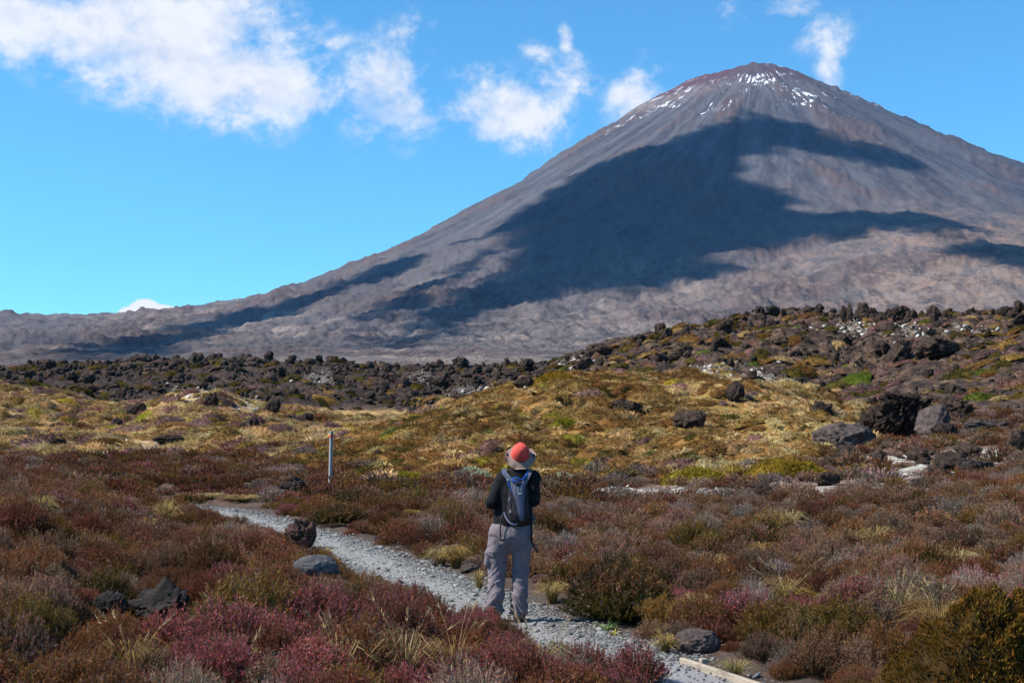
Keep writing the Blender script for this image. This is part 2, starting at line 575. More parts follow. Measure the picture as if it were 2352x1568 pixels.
def volcano_height(x, y):
    x = np.asarray(x, float)
    y = np.asarray(y, float)
    dx, dy = x - VC[0], y - VC[1]
    r = np.hypot(dx, dy)
    c, s = dx / np.maximum(r, 1e-6), dy / np.maximum(r, 1e-6)
    pl = np.interp(r, _lr, _lz, right=_lz[-1])
    pr = np.interp(r, _rr, _rz, right=_rz[-1])
    pf = np.interp(r, _fr, _fz)
    k8 = c ** 8
    z = np.where(c < 0, pl, pr) * k8 + pf * (1 - k8)
    # the crater: a hollow behind the near rim
    z -= 40 * np.exp(-(((x - VC[0]) / 120) ** 2 + ((y - VC[1] - 170) / 120) ** 2))
    th = np.arctan2(dx, -dy)
    up = sstep(250, 700, z)
    lobes = ridged(th * 5.0 + fbm(x / 500, y / 500, octaves=2) * 0.5, r / 1400.0, octaves=3)
    gully = ridged(th * 26 + fbm(x / 300, y / 300, octaves=2) * 0.35, r / 700.0, octaves=4, gain=0.6)
    fine = fbm(x / 90.0, y / 90.0, octaves=5, gain=0.55)
    edge = sstep(30, 260, r)
    apron = (1 - up) * sstep(400, 1700, y)
    z += edge * (up * (gully * 1.3 + fine * 3.0) + apron * (lobes * 10 + fine * 8 + ridged(x / 110.0, y / 420.0, octaves=5, gain=0.65) * 6 + ridged(x / 24.0, y / 95.0, octaves=4, gain=0.65) * 2.4))
    z += edge * fbm(x / 34.0, y / 34.0, octaves=4, gain=.6) * 1.5
    z += sstep(260, 90, r) * (ridged(x / 50.0, y / 50.0, octaves=3) * 7.0)
    rk = volcano_rocky(x, y)
    z += rk * sstep(500, 1800, y) * (3.0 + ridged(th * 40, r / 160.0, octaves=4, gain=.65) * 5.0 + ridged(x / 30.0, y / 60.0, octaves=3, gain=.6) * 2.2)
    # a lobe of lava low on the right flank and bluffs at the far left
    lx, ly = 900.0, 2150.0
    q = ((x - lx) / 330) ** 2 + ((y - ly) / 520) ** 2
    z += 48 * np.exp(-q * q) 
    q2 = ((x + 760) / 170) ** 2 + ((y - 1750) / 130) ** 2
    z += 34 * np.exp(-q2 * q2)
    return z


def fit_silhouette():
    """raise or lower the two flanks until the skyline runs through the surveyed points"""
    global _lz, _rz
    ys = np.linspace(1800, 4800, 160)
    for it in range(5):
        for tab_r, tab_z, sgn in ((_lr, _lz, -1), (_rr, _rz, 1)):
            for i in range(len(tab_r)):
                x4 = VC[0] + sgn * tab_r[i]
                p = [q for q in _sp if abs(q[0] - x4) < 1.0][0]
                u, want = p[0] / p[1], (p[2] - CAMZ) / p[1]
                xs_ = u * ys
                got = ((volcano_height(xs_, ys) - CAMZ) / ys).max()
                tab_z[i] += (want - got) * VY * 0.7


fit_silhouette()


def polar_axes(lo, hi, nr, dense, nd, ns):
    rad = np.exp(np.linspace(math.log(lo), math.log(hi), nr))
    a = np.linspace(-dense, dense, nd)
    b = np.linspace(dense, 2 * math.pi - dense, ns + 2)[1:-1]
    return rad, np.r_[a, b]


# materials of the land ------------------------------------------------------
def mat_ground():
    m, t = new_mat("heath_ground")
    geo = t.n('ShaderNodeNewGeometry')
    p = geo.outputs['Position']
    n_f = t.noise(p, 6.0, 8, 0.65)
    n_m = t.noise(p, 0.9, 5, 0.6)
    n_l = t.noise(p, 0.22, 5, 0.6)
    soil = t.mix(n_f, (0.035, 0.024, 0.019), (0.12, 0.085, 0.066))
    heath = t.mix(t.ramp(n_m, 0.35, 0.65), (0.065, 0.035, 0.027), (0.115, 0.075, 0.042))
    heath = t.mix(t.ramp(n_f, 0.35, 0.7), heath, (0.16, 0.105, 0.085))
    col = t.mix(t.attr('heath'), soil, heath)
    gold = t.mix(t.ramp(n_m, 0.3, 0.7), (0.235, 0.140, 0.050), (0.40, 0.27, 0.11))
    gold = t.mix(t.math('MULTIPLY', t.ramp(n_l, 0.5, 0.62), 0.7), gold, (0.25, 0.125, 0.07))
    gold = t.mix(t.math('MULTIPLY', t.ramp(n_f, 0.5, 0.7), 0.6), gold, (0.44, 0.33, 0.13))
    col = t.mix(t.attr('hills'), col, gold)
    brown = t.mix(t.ramp(n_m, 0.3, 0.7), (0.14, 0.06, 0.016), (0.25, 0.125, 0.034))
    brown = t.mix(t.math('MULTIPLY', t.ramp(n_l, 0.48, 0.6), 0.6), brown, (0.30, 0.2, 0.055))
    brown = t.mix(t.math('MULTIPLY', t.ramp(n_f, 0.5, 0.72), 0.5), brown, (0.36, 0.25, 0.1))
    col = t.mix(t.attr('knoll'), col, brown)
    n_r = t.noise(t.mapping(p, scale=(1.0, 0.45, 1.0)), 1.9, 6, 0.78)
    lava = t.mix(t.ramp(n_f, 0.3, 0.7), (0.018, 0.012, 0.010), (0.078, 0.052, 0.040))
    col = t.mix(t.attr('lava'), col, lava)
    moss = t.mix(t.ramp(n_m, 0.35, 0.7), (0.09, 0.052, 0.03), (0.165, 0.10, 0.055))
    moss = t.mix(t.ramp(n_f, 0.42, 0.62), moss, (0.075, 0.052, 0.042))
    col = t.mix(t.math('MULTIPLY', t.attr('mossy'), t.ramp(n_m, 0.42, 0.60)), col, moss)
    pale = t.mix(t.ramp(n_f, .3, .7), (0.20, 0.17, 0.135), (0.56, 0.52, 0.45))
    bits = t.math('MULTIPLY', t.attr('lava'), 0.85)
    col = t.mix(t.math('MULTIPLY', t.ramp(n_r, 0.50, 0.40), bits), col, (0.012, 0.009, 0.008))
    col = t.mix(t.math('MULTIPLY', t.ramp(n_r, 0.56, 0.66), bits), col, (0.19, 0.13, 0.095))
    n_w = t.noise(p, 1.6, 6, 0.62)
    wm = t.math('ADD', t.math('MULTIPLY', t.attr('pale'), 0.8), t.math('ADD', t.math('MULTIPLY', t.math('SUBTRACT', n_w, 0.5), 1.5), t.math('MULTIPLY', t.math('SUBTRACT', n_f, 0.5), 2.2)))
    col = t.mix(t.ramp(wm, 0.50, 0.64), col, pale)
    bs = t.n('ShaderNodeBsdfPrincipled')
    t.set(bs.inputs['Base Color'], col)
    bs.inputs['Roughness'].default_value = 0.95
    bs.inputs['Specular IOR Level'].default_value = 0.1
    bp = t.n('ShaderNodeBump')
    bp.inputs['Strength'].default_value = 0.6
    bp.inputs['Distance'].default_value = 0.10
    t.set(bp.inputs['Height'], t.math('ADD', t.noise(p, 7.0, 7, 0.7), t.math('MULTIPLY', n_r, t.math('MULTIPLY', t.attr('lava'), 5.0))))
    t.set(bs.inputs['Normal'], bp.outputs[0])
    o = t.n('ShaderNodeOutputMaterial')
    t.set(o.inputs[0], bs.outputs[0])
    return m


def mat_volcano():
    m, t = new_mat("volcano_scoria")
    geo = t.n('ShaderNodeNewGeometry')
    p = geo.outputs['Position']
    rel = t.vmath('SUBTRACT', p, (float(VC[0]), float(VC[1]), 0.0))
    s = t.n('ShaderNodeSeparateXYZ')
    t.set(s.inputs[0], rel)
    th = t.math('ARCTAN2', s.outputs[0], t.math('MULTIPLY', s.outputs[1], -1.0))
    r = t.math('SQRT', t.math('ADD', t.math('POWER', s.outputs[0], 2.0), t.math('POWER', s.outputs[1], 2.0)))
    z = s.outputs[2]
    wob = t.noise(p, 0.004, 3, 0.5)
    cv = t.n('ShaderNodeCombineXYZ')
    t.set(cv.inputs[0], t.math('ADD', t.math('MULTIPLY', th, 9.0), t.math('MULTIPLY', wob, 1.0)))
    t.set(cv.inputs[1], t.math('MULTIPLY', r, 0.0011))
    streak = t.noise(cv.outputs[0], 2.0, 8, 0.66)
    cv2 = t.n('ShaderNodeCombineXYZ')
    t.set(cv2.inputs[0], t.math('ADD', t.math('MULTIPLY', th, 60.0), t.math('MULTIPLY', wob, 2.6)))
    t.set(cv2.inputs[1], t.math('MULTIPLY', r, 0.019))
    fine = t.noise(cv2.outputs[0], 1.3, 7, 0.70)
    ps = t.mapping(p, scale=(1.0, 0.22, 1.0))          # the apron lies at a low angle: its features run down slope
    blotch = t.noise(ps, 0.006, 6, 0.62)
    grain = t.noise(ps, 0.09, 6, 0.74)
    rub_ = t.noise(ps, 0.02, 6, 0.7)
    low = t.ramp(z, 120.0, 620.0, 1.0, 0.0)
    grey = t.mix(t.ramp(streak, 0.35, 0.65), (0.038, 0.040, 0.050), (0.104, 0.102, 0.110))
    grey = t.mix(t.math('MULTIPLY', t.ramp(fine, 0.48, 0.64), 0.38), grey, (0.142, 0.130, 0.126))
    grey = t.mix(t.math('MULTIPLY', t.ramp(fine, 0.46, 0.34), 0.35), grey, (0.040, 0.040, 0.046))
    tan = t.mix(t.ramp(blotch, 0.35, 0.65), (0.135, 0.104, 0.088), (0.275, 0.216, 0.182))
    tan = t.mix(t.math('MULTIPLY', t.ramp(streak, 0.46, 0.58), 0.75), tan, (0.068, 0.062, 0.066))
    col = t.mix(t.math('MULTIPLY', low, t.ramp(t.math('ADD', streak, t.math('MULTIPLY', blotch, 0.6)), 0.55, 0.95)), grey, tan)
    col = t.mix(t.math('MULTIPLY', t.ramp(low, 0.55, 0.95), 0.75), col, tan)
    col = t.mix(t.math('MULTIPLY', t.ramp(grain, 0.50, 0.62), 0.40), col, (0.055, 0.053, 0.058))
    # tongues of old lava: dark rubble against tan scree
    cv4 = t.n('ShaderNodeCombineXYZ')
    t.set(cv4.inputs[0], t.math('ADD', t.math('MULTIPLY', th, 5.5), t.math('MULTIPLY', blotch, 1.6)))
    t.set(cv4.inputs[1], t.math('MULTIPLY', r, 0.0016))
    flow = t.noise(cv4.outputs[0], 1.9, 8, 0.66)
    col = t.mix(t.math('MULTIPLY', t.ramp(flow, 0.50, 0.54), t.math('MULTIPLY', t.ramp(low, 0.05, 0.4), 0.66)), col, t.mix(grain, (0.060, 0.056, 0.060), (0.135, 0.122, 0.122)))
    col = t.mix(t.math('MULTIPLY', t.attr('lobe'), t.ramp(rub_, 0.40, 0.56)), col, t.mix(blotch, (0.155, 0.104, 0.080), (0.27, 0.192, 0.148)))
    rkc = t.mix(grain, (0.045, 0.034, 0.034), (0.15, 0.105, 0.092))
    col = t.mix(t.math('MULTIPLY', t.attr('rocky'), t.ramp(grain, 0.36, 0.56)), col, rkc)
    # loose blocks and broken lava on the apron
    rub = t.noise(ps, 0.035, 8, 0.75)
    col = t.mix(t.math('MULTIPLY', t.ramp(rub, 0.50, 0.60), t.math('MULTIPLY', low, 0.85)), col, (0.058, 0.05, 0.05))
    speck = t.noise(ps, 0.20, 6, 0.80)
    col = t.mix(t.math('MULTIPLY', t.ramp(speck, 0.54, 0.62), t.math('MULTIPLY', low, 0.7)), col, (0.045, 0.04, 0.042))
    col = t.mix(t.math('MULTIPLY', t.ramp(grain, 0.6, 0.72), t.math('MULTIPLY', low, 0.5)), col, (0.33, 0.29, 0.27))
    # the oxidised rim and the ochre band under it
    th_l = t.ramp(th, -1.8, 0.05, 1.0, 0.0)
    zz = t.math('ADD', z, t.math('MULTIPLY', t.math('SUBTRACT', blotch, 0.5), 170.0))
    red = t.math('MULTIPLY', t.ramp(zz, 1030.0, 1070.0), t.math('ADD', t.math('MULTIPLY', th_l, 0.6), 0.4))
    ochre = t.math('MULTIPLY', t.math('MULTIPLY', t.ramp(zz, 940.0, 1000.0), t.ramp(zz, 1020.0, 1075.0, 1.0, 0.0)), t.ramp(fine, 0.42, 0.6))
    col = t.mix(t.math('MULTIPLY', ochre, t.math('ADD', t.math('MULTIPLY', th_l, 0.75), 0.1)), col, (0.34, 0.255, 0.21))
    col = t.mix(t.math('MULTIPLY', red, 0.95), col, t.mix(grain, (0.05, 0.022, 0.026), (0.13, 0.052, 0.05)))
    # snow left in the gullies near the top
    cv3 = t.n('ShaderNodeCombineXYZ')
    t.set(cv3.inputs[0], t.math('ADD', t.math('MULTIPLY', th, 34.0), t.math('MULTIPLY', wob, 5.0)))
    t.set(cv3.inputs[1], t.math('MULTIPLY', r, 0.012))
    sn = t.noise(cv3.outputs[0], 1.3, 6, 0.68)
    sn2 = t.noise(p, 0.0055, 3, 0.55)
    band = t.math('MULTIPLY', t.ramp(z, 720.0, 980.0), t.ramp(z, 1150.0, 1180.0, 1.0, 0.35))
    thr = t.math('ADD', t.math('ADD', t.math('ADD', sn, t.math('MULTIPLY', t.math('SUBTRACT', t.noise(p, 0.05, 4, .7), 0.5), 0.42)), t.math('MULTIPLY', t.math('SUBTRACT', sn2, 0.5), 0.85)), t.math('MULTIPLY', t.math('SUBTRACT', band, 1.0), 0.22))
    snow = t.ramp(thr, 0.668, 0.685)
    col = t.mix(t.math('MULTIPLY', snow, 0.9), col, (0.86, 0.87, 0.90))
    bs = t.n('ShaderNodeBsdfPrincipled')
    t.set(bs.inputs['Base Color'], col)
    bs.inputs['Roughness'].default_value = 0.95
    bs.inputs['Specular IOR Level'].default_value = 0.1
    bp = t.n('ShaderNodeBump')
    bp.inputs['Strength'].default_value = 0.8
    bp.inputs['Distance'].default_value = 4.0
    hgt = t.math('ADD', t.math('MULTIPLY', grain, t.math('ADD', t.math('MULTIPLY', low, 0.8), 0.25)), t.math('ADD', t.math('MULTIPLY', fine, 0.25), t.math('MULTIPLY', t.math('ADD', rub, t.math('MULTIPLY', speck, 0.5)), low)))
    t.set(bp.inputs['Height'], hgt)
    t.set(bs.inputs['Normal'], bp.outputs[0])
    o = t.n('ShaderNodeOutputMaterial')
    t.set(o.inputs[0], bs.outputs[0])
    return m


# white pumice patches: (px, py, rx, ry) of the photograph's wide view and how far off they lie
PALE = [(440, 912, 60, 22), (2140, 1085, 130, 26), (1950, 1125, 110, 20), (2040, 1055, 80, 18), (2250, 1045, 90, 20), (2080, 1130, 120, 12), (1640, 870, 70, 20), (1760, 880, 90, 22), (1330, 855, 60, 14),
        (1200, 890, 40, 10), (1500, 1130, 200, 14), (1800, 1095, 100, 14), (1740, 1150, 120, 10), (2080, 785, 90, 25), (1960, 770, 80, 22), (2230, 775, 70, 18), (300, 1030, 160, 12), (600, 1052, 70, 8), (1170, 1020, 60, 8),
        (1080, 905, 60, 16), (960, 880, 50, 20), (560, 840, 50, 24), (2020, 960, 40, 20), (2190, 965, 40, 10), (560, 945, 60, 20), (740, 880, 60, 30)]


def pale_weight(px, py):
    w = np.zeros_like(px)
    for (a, b, c, d) in PALE:
        w = np.maximum(w, np.exp(-(((px - a) / c) ** 2 + ((py - b) / d) ** 2)))
    return w


MAT_GROUND = mat_ground()
MAT_VOLCANO = mat_volcano()


def build_ground():
    rad, az = polar_axes(2.2, 360.0, 560, 0.55, 680, 130)
    A, Rr = np.meshgrid(az, rad)
    x, y = Rr * np.sin(A), Rr * np.cos(A)
    R = regions(x.ravel(), y.ravel())
    z = height(x.ravel(), y.ravel(), R)
    v = np.c_[x.ravel(), y.ravel(), z]
    f = grid_faces(len(rad), len(az), wrap=True)
    # close the little ring under the camera
    v = np.vstack([v, [0, 0, H(0, 0.5)]])
    na = len(az)
    i = np.arange(na)
    ring = np.stack([(i + 1) % na, i, np.full(na, len(v) - 1), np.full(na, len(v) - 1)], -1)
    f = f[:, ::-1]
    td = track_dist(x.ravel(), y.ravel())
    dist = np.hypot(x.ravel(), y.ravel())
    right = R['lava'] * sstep(1150, 1500, R['px'])
    mossy = right + 0.10 * R['lava'] * (1 - sstep(1150, 1500, R['px']))
    heath = R['heath'] * sstep(0.25, 1.2, td + R['n2'] * 0.6)
    at_ = dict(heath=heath, hills=R['hills'], knoll=R['knoll'], lava=R['lava'], mossy=mossy, pale=pale_weight(R['px'], R['py']) * (dist < 400) * (dist > 14) * (1 - 0.42 * sstep(52, 62, dist)))
    at_ = {k: np.r_[a, 0.0] for k, a in at_.items()}
    ob = mesh_obj("ground", v, f.astype(np.int64), MAT_GROUND, smooth=True, attrs=at_)
    tag(ob, "rolling volcanic ground under the heath, knoll and lava ridges", kind='structure')
    cap = mesh_obj("ground_underfoot", np.vstack([v[:na], v[-1]]), [(int((k + 1) % na), int(k), na) for k in range(na)][::1], MAT_GROUND, smooth=True,
                   attrs={k: np.r_[a[:na], a[-1]] for k, a in at_.items()})
    tag(cap, kind='structure')
    cap.parent = ob
    return ob


def build_volcano():
    rad, az = polar_axes(245.0, 9000.0, 520, 0.55, 760, 90)
    A, Rr = np.meshgrid(az, rad)
    x, y = Rr * np.sin(A), Rr * np.cos(A)
    z = volcano_height(x.ravel(), y.ravel())
    back = sstep(0.6, 1.4, np.abs(A.ravel()))
    z = z * (1 - back) + back * (-6 + 0.012 * Rr.ravel() * (fbm(x.ravel() / 900, y.ravel() / 900, octaves=3) + 0.6))
    z -= 16 * (1 - sstep(250, 450, Rr.ravel()))
    v = np.c_[x.ravel(), y.ravel(), z]
    f = grid_faces(len(rad), len(az), wrap=True)[:, ::-1]
    xf, yf = x.ravel(), y.ravel()
    lobe = np.exp(-(((xf - 900) / 620) ** 2 + ((yf - 1750) / 900) ** 2) ** 2)
    ob = mesh_obj("mountain", v, f, MAT_VOLCANO, smooth=True, attrs=dict(rocky=volcano_rocky(xf, yf), lobe=lobe))
    tag(ob, "grey conical volcano with a red crater rim and streaks of snow", kind='structure')
    return ob


ground = build_ground()
mountain = build_volcano()

# ---------------------------------------------------------------- the cloud overhead whose shadow lies across the volcano
SHADOWS = [
    [(1720, 262), (1790, 275), (1840, 290), (1930, 328), (2040, 355), (2140, 378), (2060, 384), (1960, 372), (1870, 354), (1780, 350), (1715, 368), (1690, 395), (1720, 420), (1780, 440), (1860, 455), (1880, 470), (1800, 478), (1860, 492),
     (1960, 488), (2060, 490), (2180, 508), (2240, 530), (2180, 542), (2060, 530), (1960, 545), (1860, 556), (1760, 570), (1640, 597), (1690, 612), (1560, 648), (1440, 660), (1300, 665), (1180, 702), (1080, 735), (960, 795), (840, 805), (900, 760), (1000, 700),
     (1100, 650), (1150, 600), (1190, 545), (1120, 540), (1060, 560), (1200, 480), (1290, 430), (1350, 390), (1460, 350), (1560, 315), (1650, 285)],
    [(300, 800), (500, 752), (700, 700), (830, 650), (980, 580), (900, 595), (780, 645), (650, 690), (500, 722), (380, 750)],
    [(100, 835), (240, 815), (420, 775), (360, 770), (200, 800)],
    [(1040, 640), (960, 680), (880, 720), (800, 745), (900, 690), (1000, 640), (1130, 575)],
    [(2180, 560), (2420, 565), (2420, 620), (2280, 610)],
]


def hit_volcano(px, py):
    d = px_dir(px, py)
    ys = np.exp(np.linspace(math.log(420), math.log(5200), 900))
    P = np.array([0, 0, CAMZ])[None] + d[None] * (ys / d[1])[:, None]
    dz = P[:, 2] - volcano_height(P[:, 0], P[:, 1])
    k = np.nonzero(dz < 0)[0]
    return P[k[0]] if len(k) else P[np.argmin(dz)]


def poly_sdf(poly, X, Y):
    P = np.asarray(poly)
    Q = np.roll(P, -1, axis=0)
    best = np.full(X.shape, 1e9)
    inside = np.zeros(X.shape, bool)
    for (x0, y0), (x1, y1) in zip(P, Q):
        ex, ey = x1 - x0, y1 - y0
        t = np.clip(((X - x0) * ex + (Y - y0) * ey) / (ex * ex + ey * ey + 1e-9), 0, 1)
        best = np.minimum(best, np.hypot(X - x0 - t * ex, Y - y0 - t * ey))
        c = ((y0 > Y) != (y1 > Y)) & (X < ex * (Y - y0) / (ey + 1e-12) + x0)
        inside ^= c
    return np.where(inside, -best, best)


def build_cloud():
    zc = 2300.0
    polys = []
    for sh in SHADOWS:
        q = []
        for (px, py) in sh:
            P = hit_volcano(px, py)
            t = (zc - P[2]) / SUN[2]
            q.append((P + SUN * t)[:2])
        polys.append(np.array(q))
    allp = np.vstack(polys)
    lo, hi = allp.min(0) - 150, allp.max(0) + 150
    st = 17.0
    xs, ys = np.arange(lo[0], hi[0], st), np.arange(lo[1], hi[1], st)
    X, Y = np.meshgrid(xs, ys)
    wx = X + fbm(X / 160, Y / 160, octaves=4, gain=0.6) * 34
    wy = Y + fbm(X / 160 + 50, Y / 160, octaves=4, gain=0.6) * 50
    rag = fbm(X / 90 + 9, Y / 140, octaves=5, gain=0.68) * 34
    core = np.zeros(X.shape)
    for k, p in enumerate(polys):
        ramp_w = 120.0 if k == 0 else 75.0
        core = np.maximum(core, np.clip((26 - poly_sdf(p, wx, wy) - rag) / ramp_w, 0, 1) * (1.0 if k == 0 else 0.8))
    th = core ** 1.25 * 120 * (1 + 0.25 * fbm(X / 110, Y / 110, octaves=4))
    th = np.where(th < 0.6, 0, th)
    mid = zc + 0.0 * X
    top, bot = mid + th * 0.65, mid - th * 0.35
    nr, nc = X.shape
    f = grid_faces(nr, nc)
    use = (th.ravel()[f] > 0).any(1)
    f = f[use]
    n = nr * nc
    V = np.vstack([np.c_[X.ravel(), Y.ravel(), top.ravel()], np.c_[X.ravel(), Y.ravel(), bot.ravel()]])
    flat = th.ravel() <= 0
    idx_b = np.where(flat, np.arange(n), np.arange(n) + n)          # the rim is shared by both skins
    F = np.vstack([f, idx_b[f[:, ::-1]]])
    used = np.unique(F)
    remap = np.full(2 * n, -1)
    remap[used] = np.arange(len(used))
    m, t = new_mat("cloud_vapour")
    vol = t.n('ShaderNodeVolumePrincipled')
    vol.inputs['Color'].default_value = (0.97, 0.98, 1.0, 1)
    vol.inputs['Density'].default_value = 0.055
    vol.inputs['Anisotropy'].default_value = 0.3
    o = t.n('ShaderNodeOutputMaterial')
    t.set(o.inputs['Volume'], vol.outputs[0])
    ob = mesh_obj("cloud", V[used], remap[F], m, smooth=True)
    tag(ob, "ragged white cloud high overhead shading the volcano", "cloud", kind='stuff')
    return ob


def build_haze():
    m, t = new_mat("haze_air")
    vol = t.n('ShaderNodeVolumePrincipled')
    vol.inputs['Color'].default_value = (0.22, 0.50, 1.0, 1)
    vol.inputs['Density'].default_value = HAZE
    vol.inputs['Anisotropy'].default_value = 0.0
    o = t.n('ShaderNodeOutputMaterial')
    t.set(o.inputs['Volume'], vol.outputs[0])
    a, lo, hi = 9600.0, -160.0, 1400.0
    v = [(sx * a, sy * a, z) for z in (lo, hi) for sx, sy in ((-1, -1), (1, -1), (1, 1), (-1, 1))]
    f = [(3, 2, 1, 0), (4, 5, 6, 7), (0, 1, 5, 4), (1, 2, 6, 5), (2, 3, 7, 6), (3, 0, 4, 7)]
    ob = mesh_obj("haze", v, f, m)
    tag(ob, "thin blue haze in the air before the volcano", kind='stuff')
    return ob


HAZE = 2.5e-5
cloud = build_cloud()
haze = build_haze()

# ---------------------------------------------------------------- placing things on the land
_dropY = np.exp(np.linspace(math.log(5.0), math.log(330.0), 700))


def drop(px, py):
    """the spot on the ground that lies on this bearing and height"""
    d = px_dir(px, py)
    P = np.array([0, 0, CAMZ])[None] + d[None] * (_dropY / d[1])[:, None]
    dz = P[:, 2] - height(P[:, 0], P[:, 1])
    k = np.nonzero(dz < 0)[0]
    i = k[0] if len(k) else int(np.argmin(dz))
    if i > 0:
        a, b = dz[i - 1], dz[i]
        t = a / (a - b) if a > 0 > b else 0.0
        return P[i - 1] * (1 - t) + P[i] * t
    return P[i]


# ---------------------------------------------------------------- plant meshes
def ribbons(pts, width, side):
    """pts (n,k,3), width (n,k), side (n,3) -> verts, tris"""
    n, k, _ = pts.shape
    off = side[:, None, :] * (width[:, :, None] * 0.5)
    V = np.stack([pts - off, pts + off], 2).reshape(-1, 3)
    b = (np.arange(n) * k * 2)[:, None] + (np.arange(k - 1) * 2)[None, :]
    b = b.ravel()
    F = np.vstack([np.c_[b, b + 1, b + 3], np.c_[b, b + 3, b + 2]])
    return V, F


def spikes(base, tip, width, side):
    """single triangles: (n,3) base, (n,3) tip"""
    V = np.stack([base - side * width[:, None] * 0.5, base + side * width[:, None] * 0.5, tip], 1).reshape(-1, 3)
    F = np.arange(len(V)).reshape(-1, 3)
    return V, F


class Acc:
    def __init__(self):
        self.V, self.F, self.C, self.n = [], [], [], 0

    def add(self, V, F, C):
        self.V.append(V)
        self.F.append(F + self.n)
        self.C.append(np.broadcast_to(C, (len(V), 3)))
        self.n += len(V)

    def arrays(self):
        return np.vstack(self.V), np.vstack(self.F), np.vstack(self.C)


def rand_dirs(rng, n):
    v = rng.normal(size=(n, 3))
    return v / np.linalg.norm(v, axis=1)[:, None]


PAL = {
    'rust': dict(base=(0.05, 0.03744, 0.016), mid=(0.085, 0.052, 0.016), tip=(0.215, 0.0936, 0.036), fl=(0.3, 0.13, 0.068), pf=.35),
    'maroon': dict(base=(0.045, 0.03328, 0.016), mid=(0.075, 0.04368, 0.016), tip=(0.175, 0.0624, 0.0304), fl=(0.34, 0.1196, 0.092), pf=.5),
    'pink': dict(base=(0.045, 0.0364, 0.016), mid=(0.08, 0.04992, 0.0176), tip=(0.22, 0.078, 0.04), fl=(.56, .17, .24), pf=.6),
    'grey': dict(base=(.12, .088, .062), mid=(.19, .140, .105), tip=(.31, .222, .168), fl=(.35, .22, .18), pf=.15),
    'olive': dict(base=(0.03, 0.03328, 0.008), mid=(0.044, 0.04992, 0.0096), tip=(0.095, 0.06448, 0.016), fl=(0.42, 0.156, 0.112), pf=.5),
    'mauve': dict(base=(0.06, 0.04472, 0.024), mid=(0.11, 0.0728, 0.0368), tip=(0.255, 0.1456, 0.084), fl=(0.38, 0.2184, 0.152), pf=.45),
    'brown': dict(base=(0.05, 0.0416, 0.016), mid=(0.1, 0.07072, 0.0184), tip=(0.2, 0.1144, 0.0288), fl=(0.24, 0.1248, 0.048), pf=.3),
}


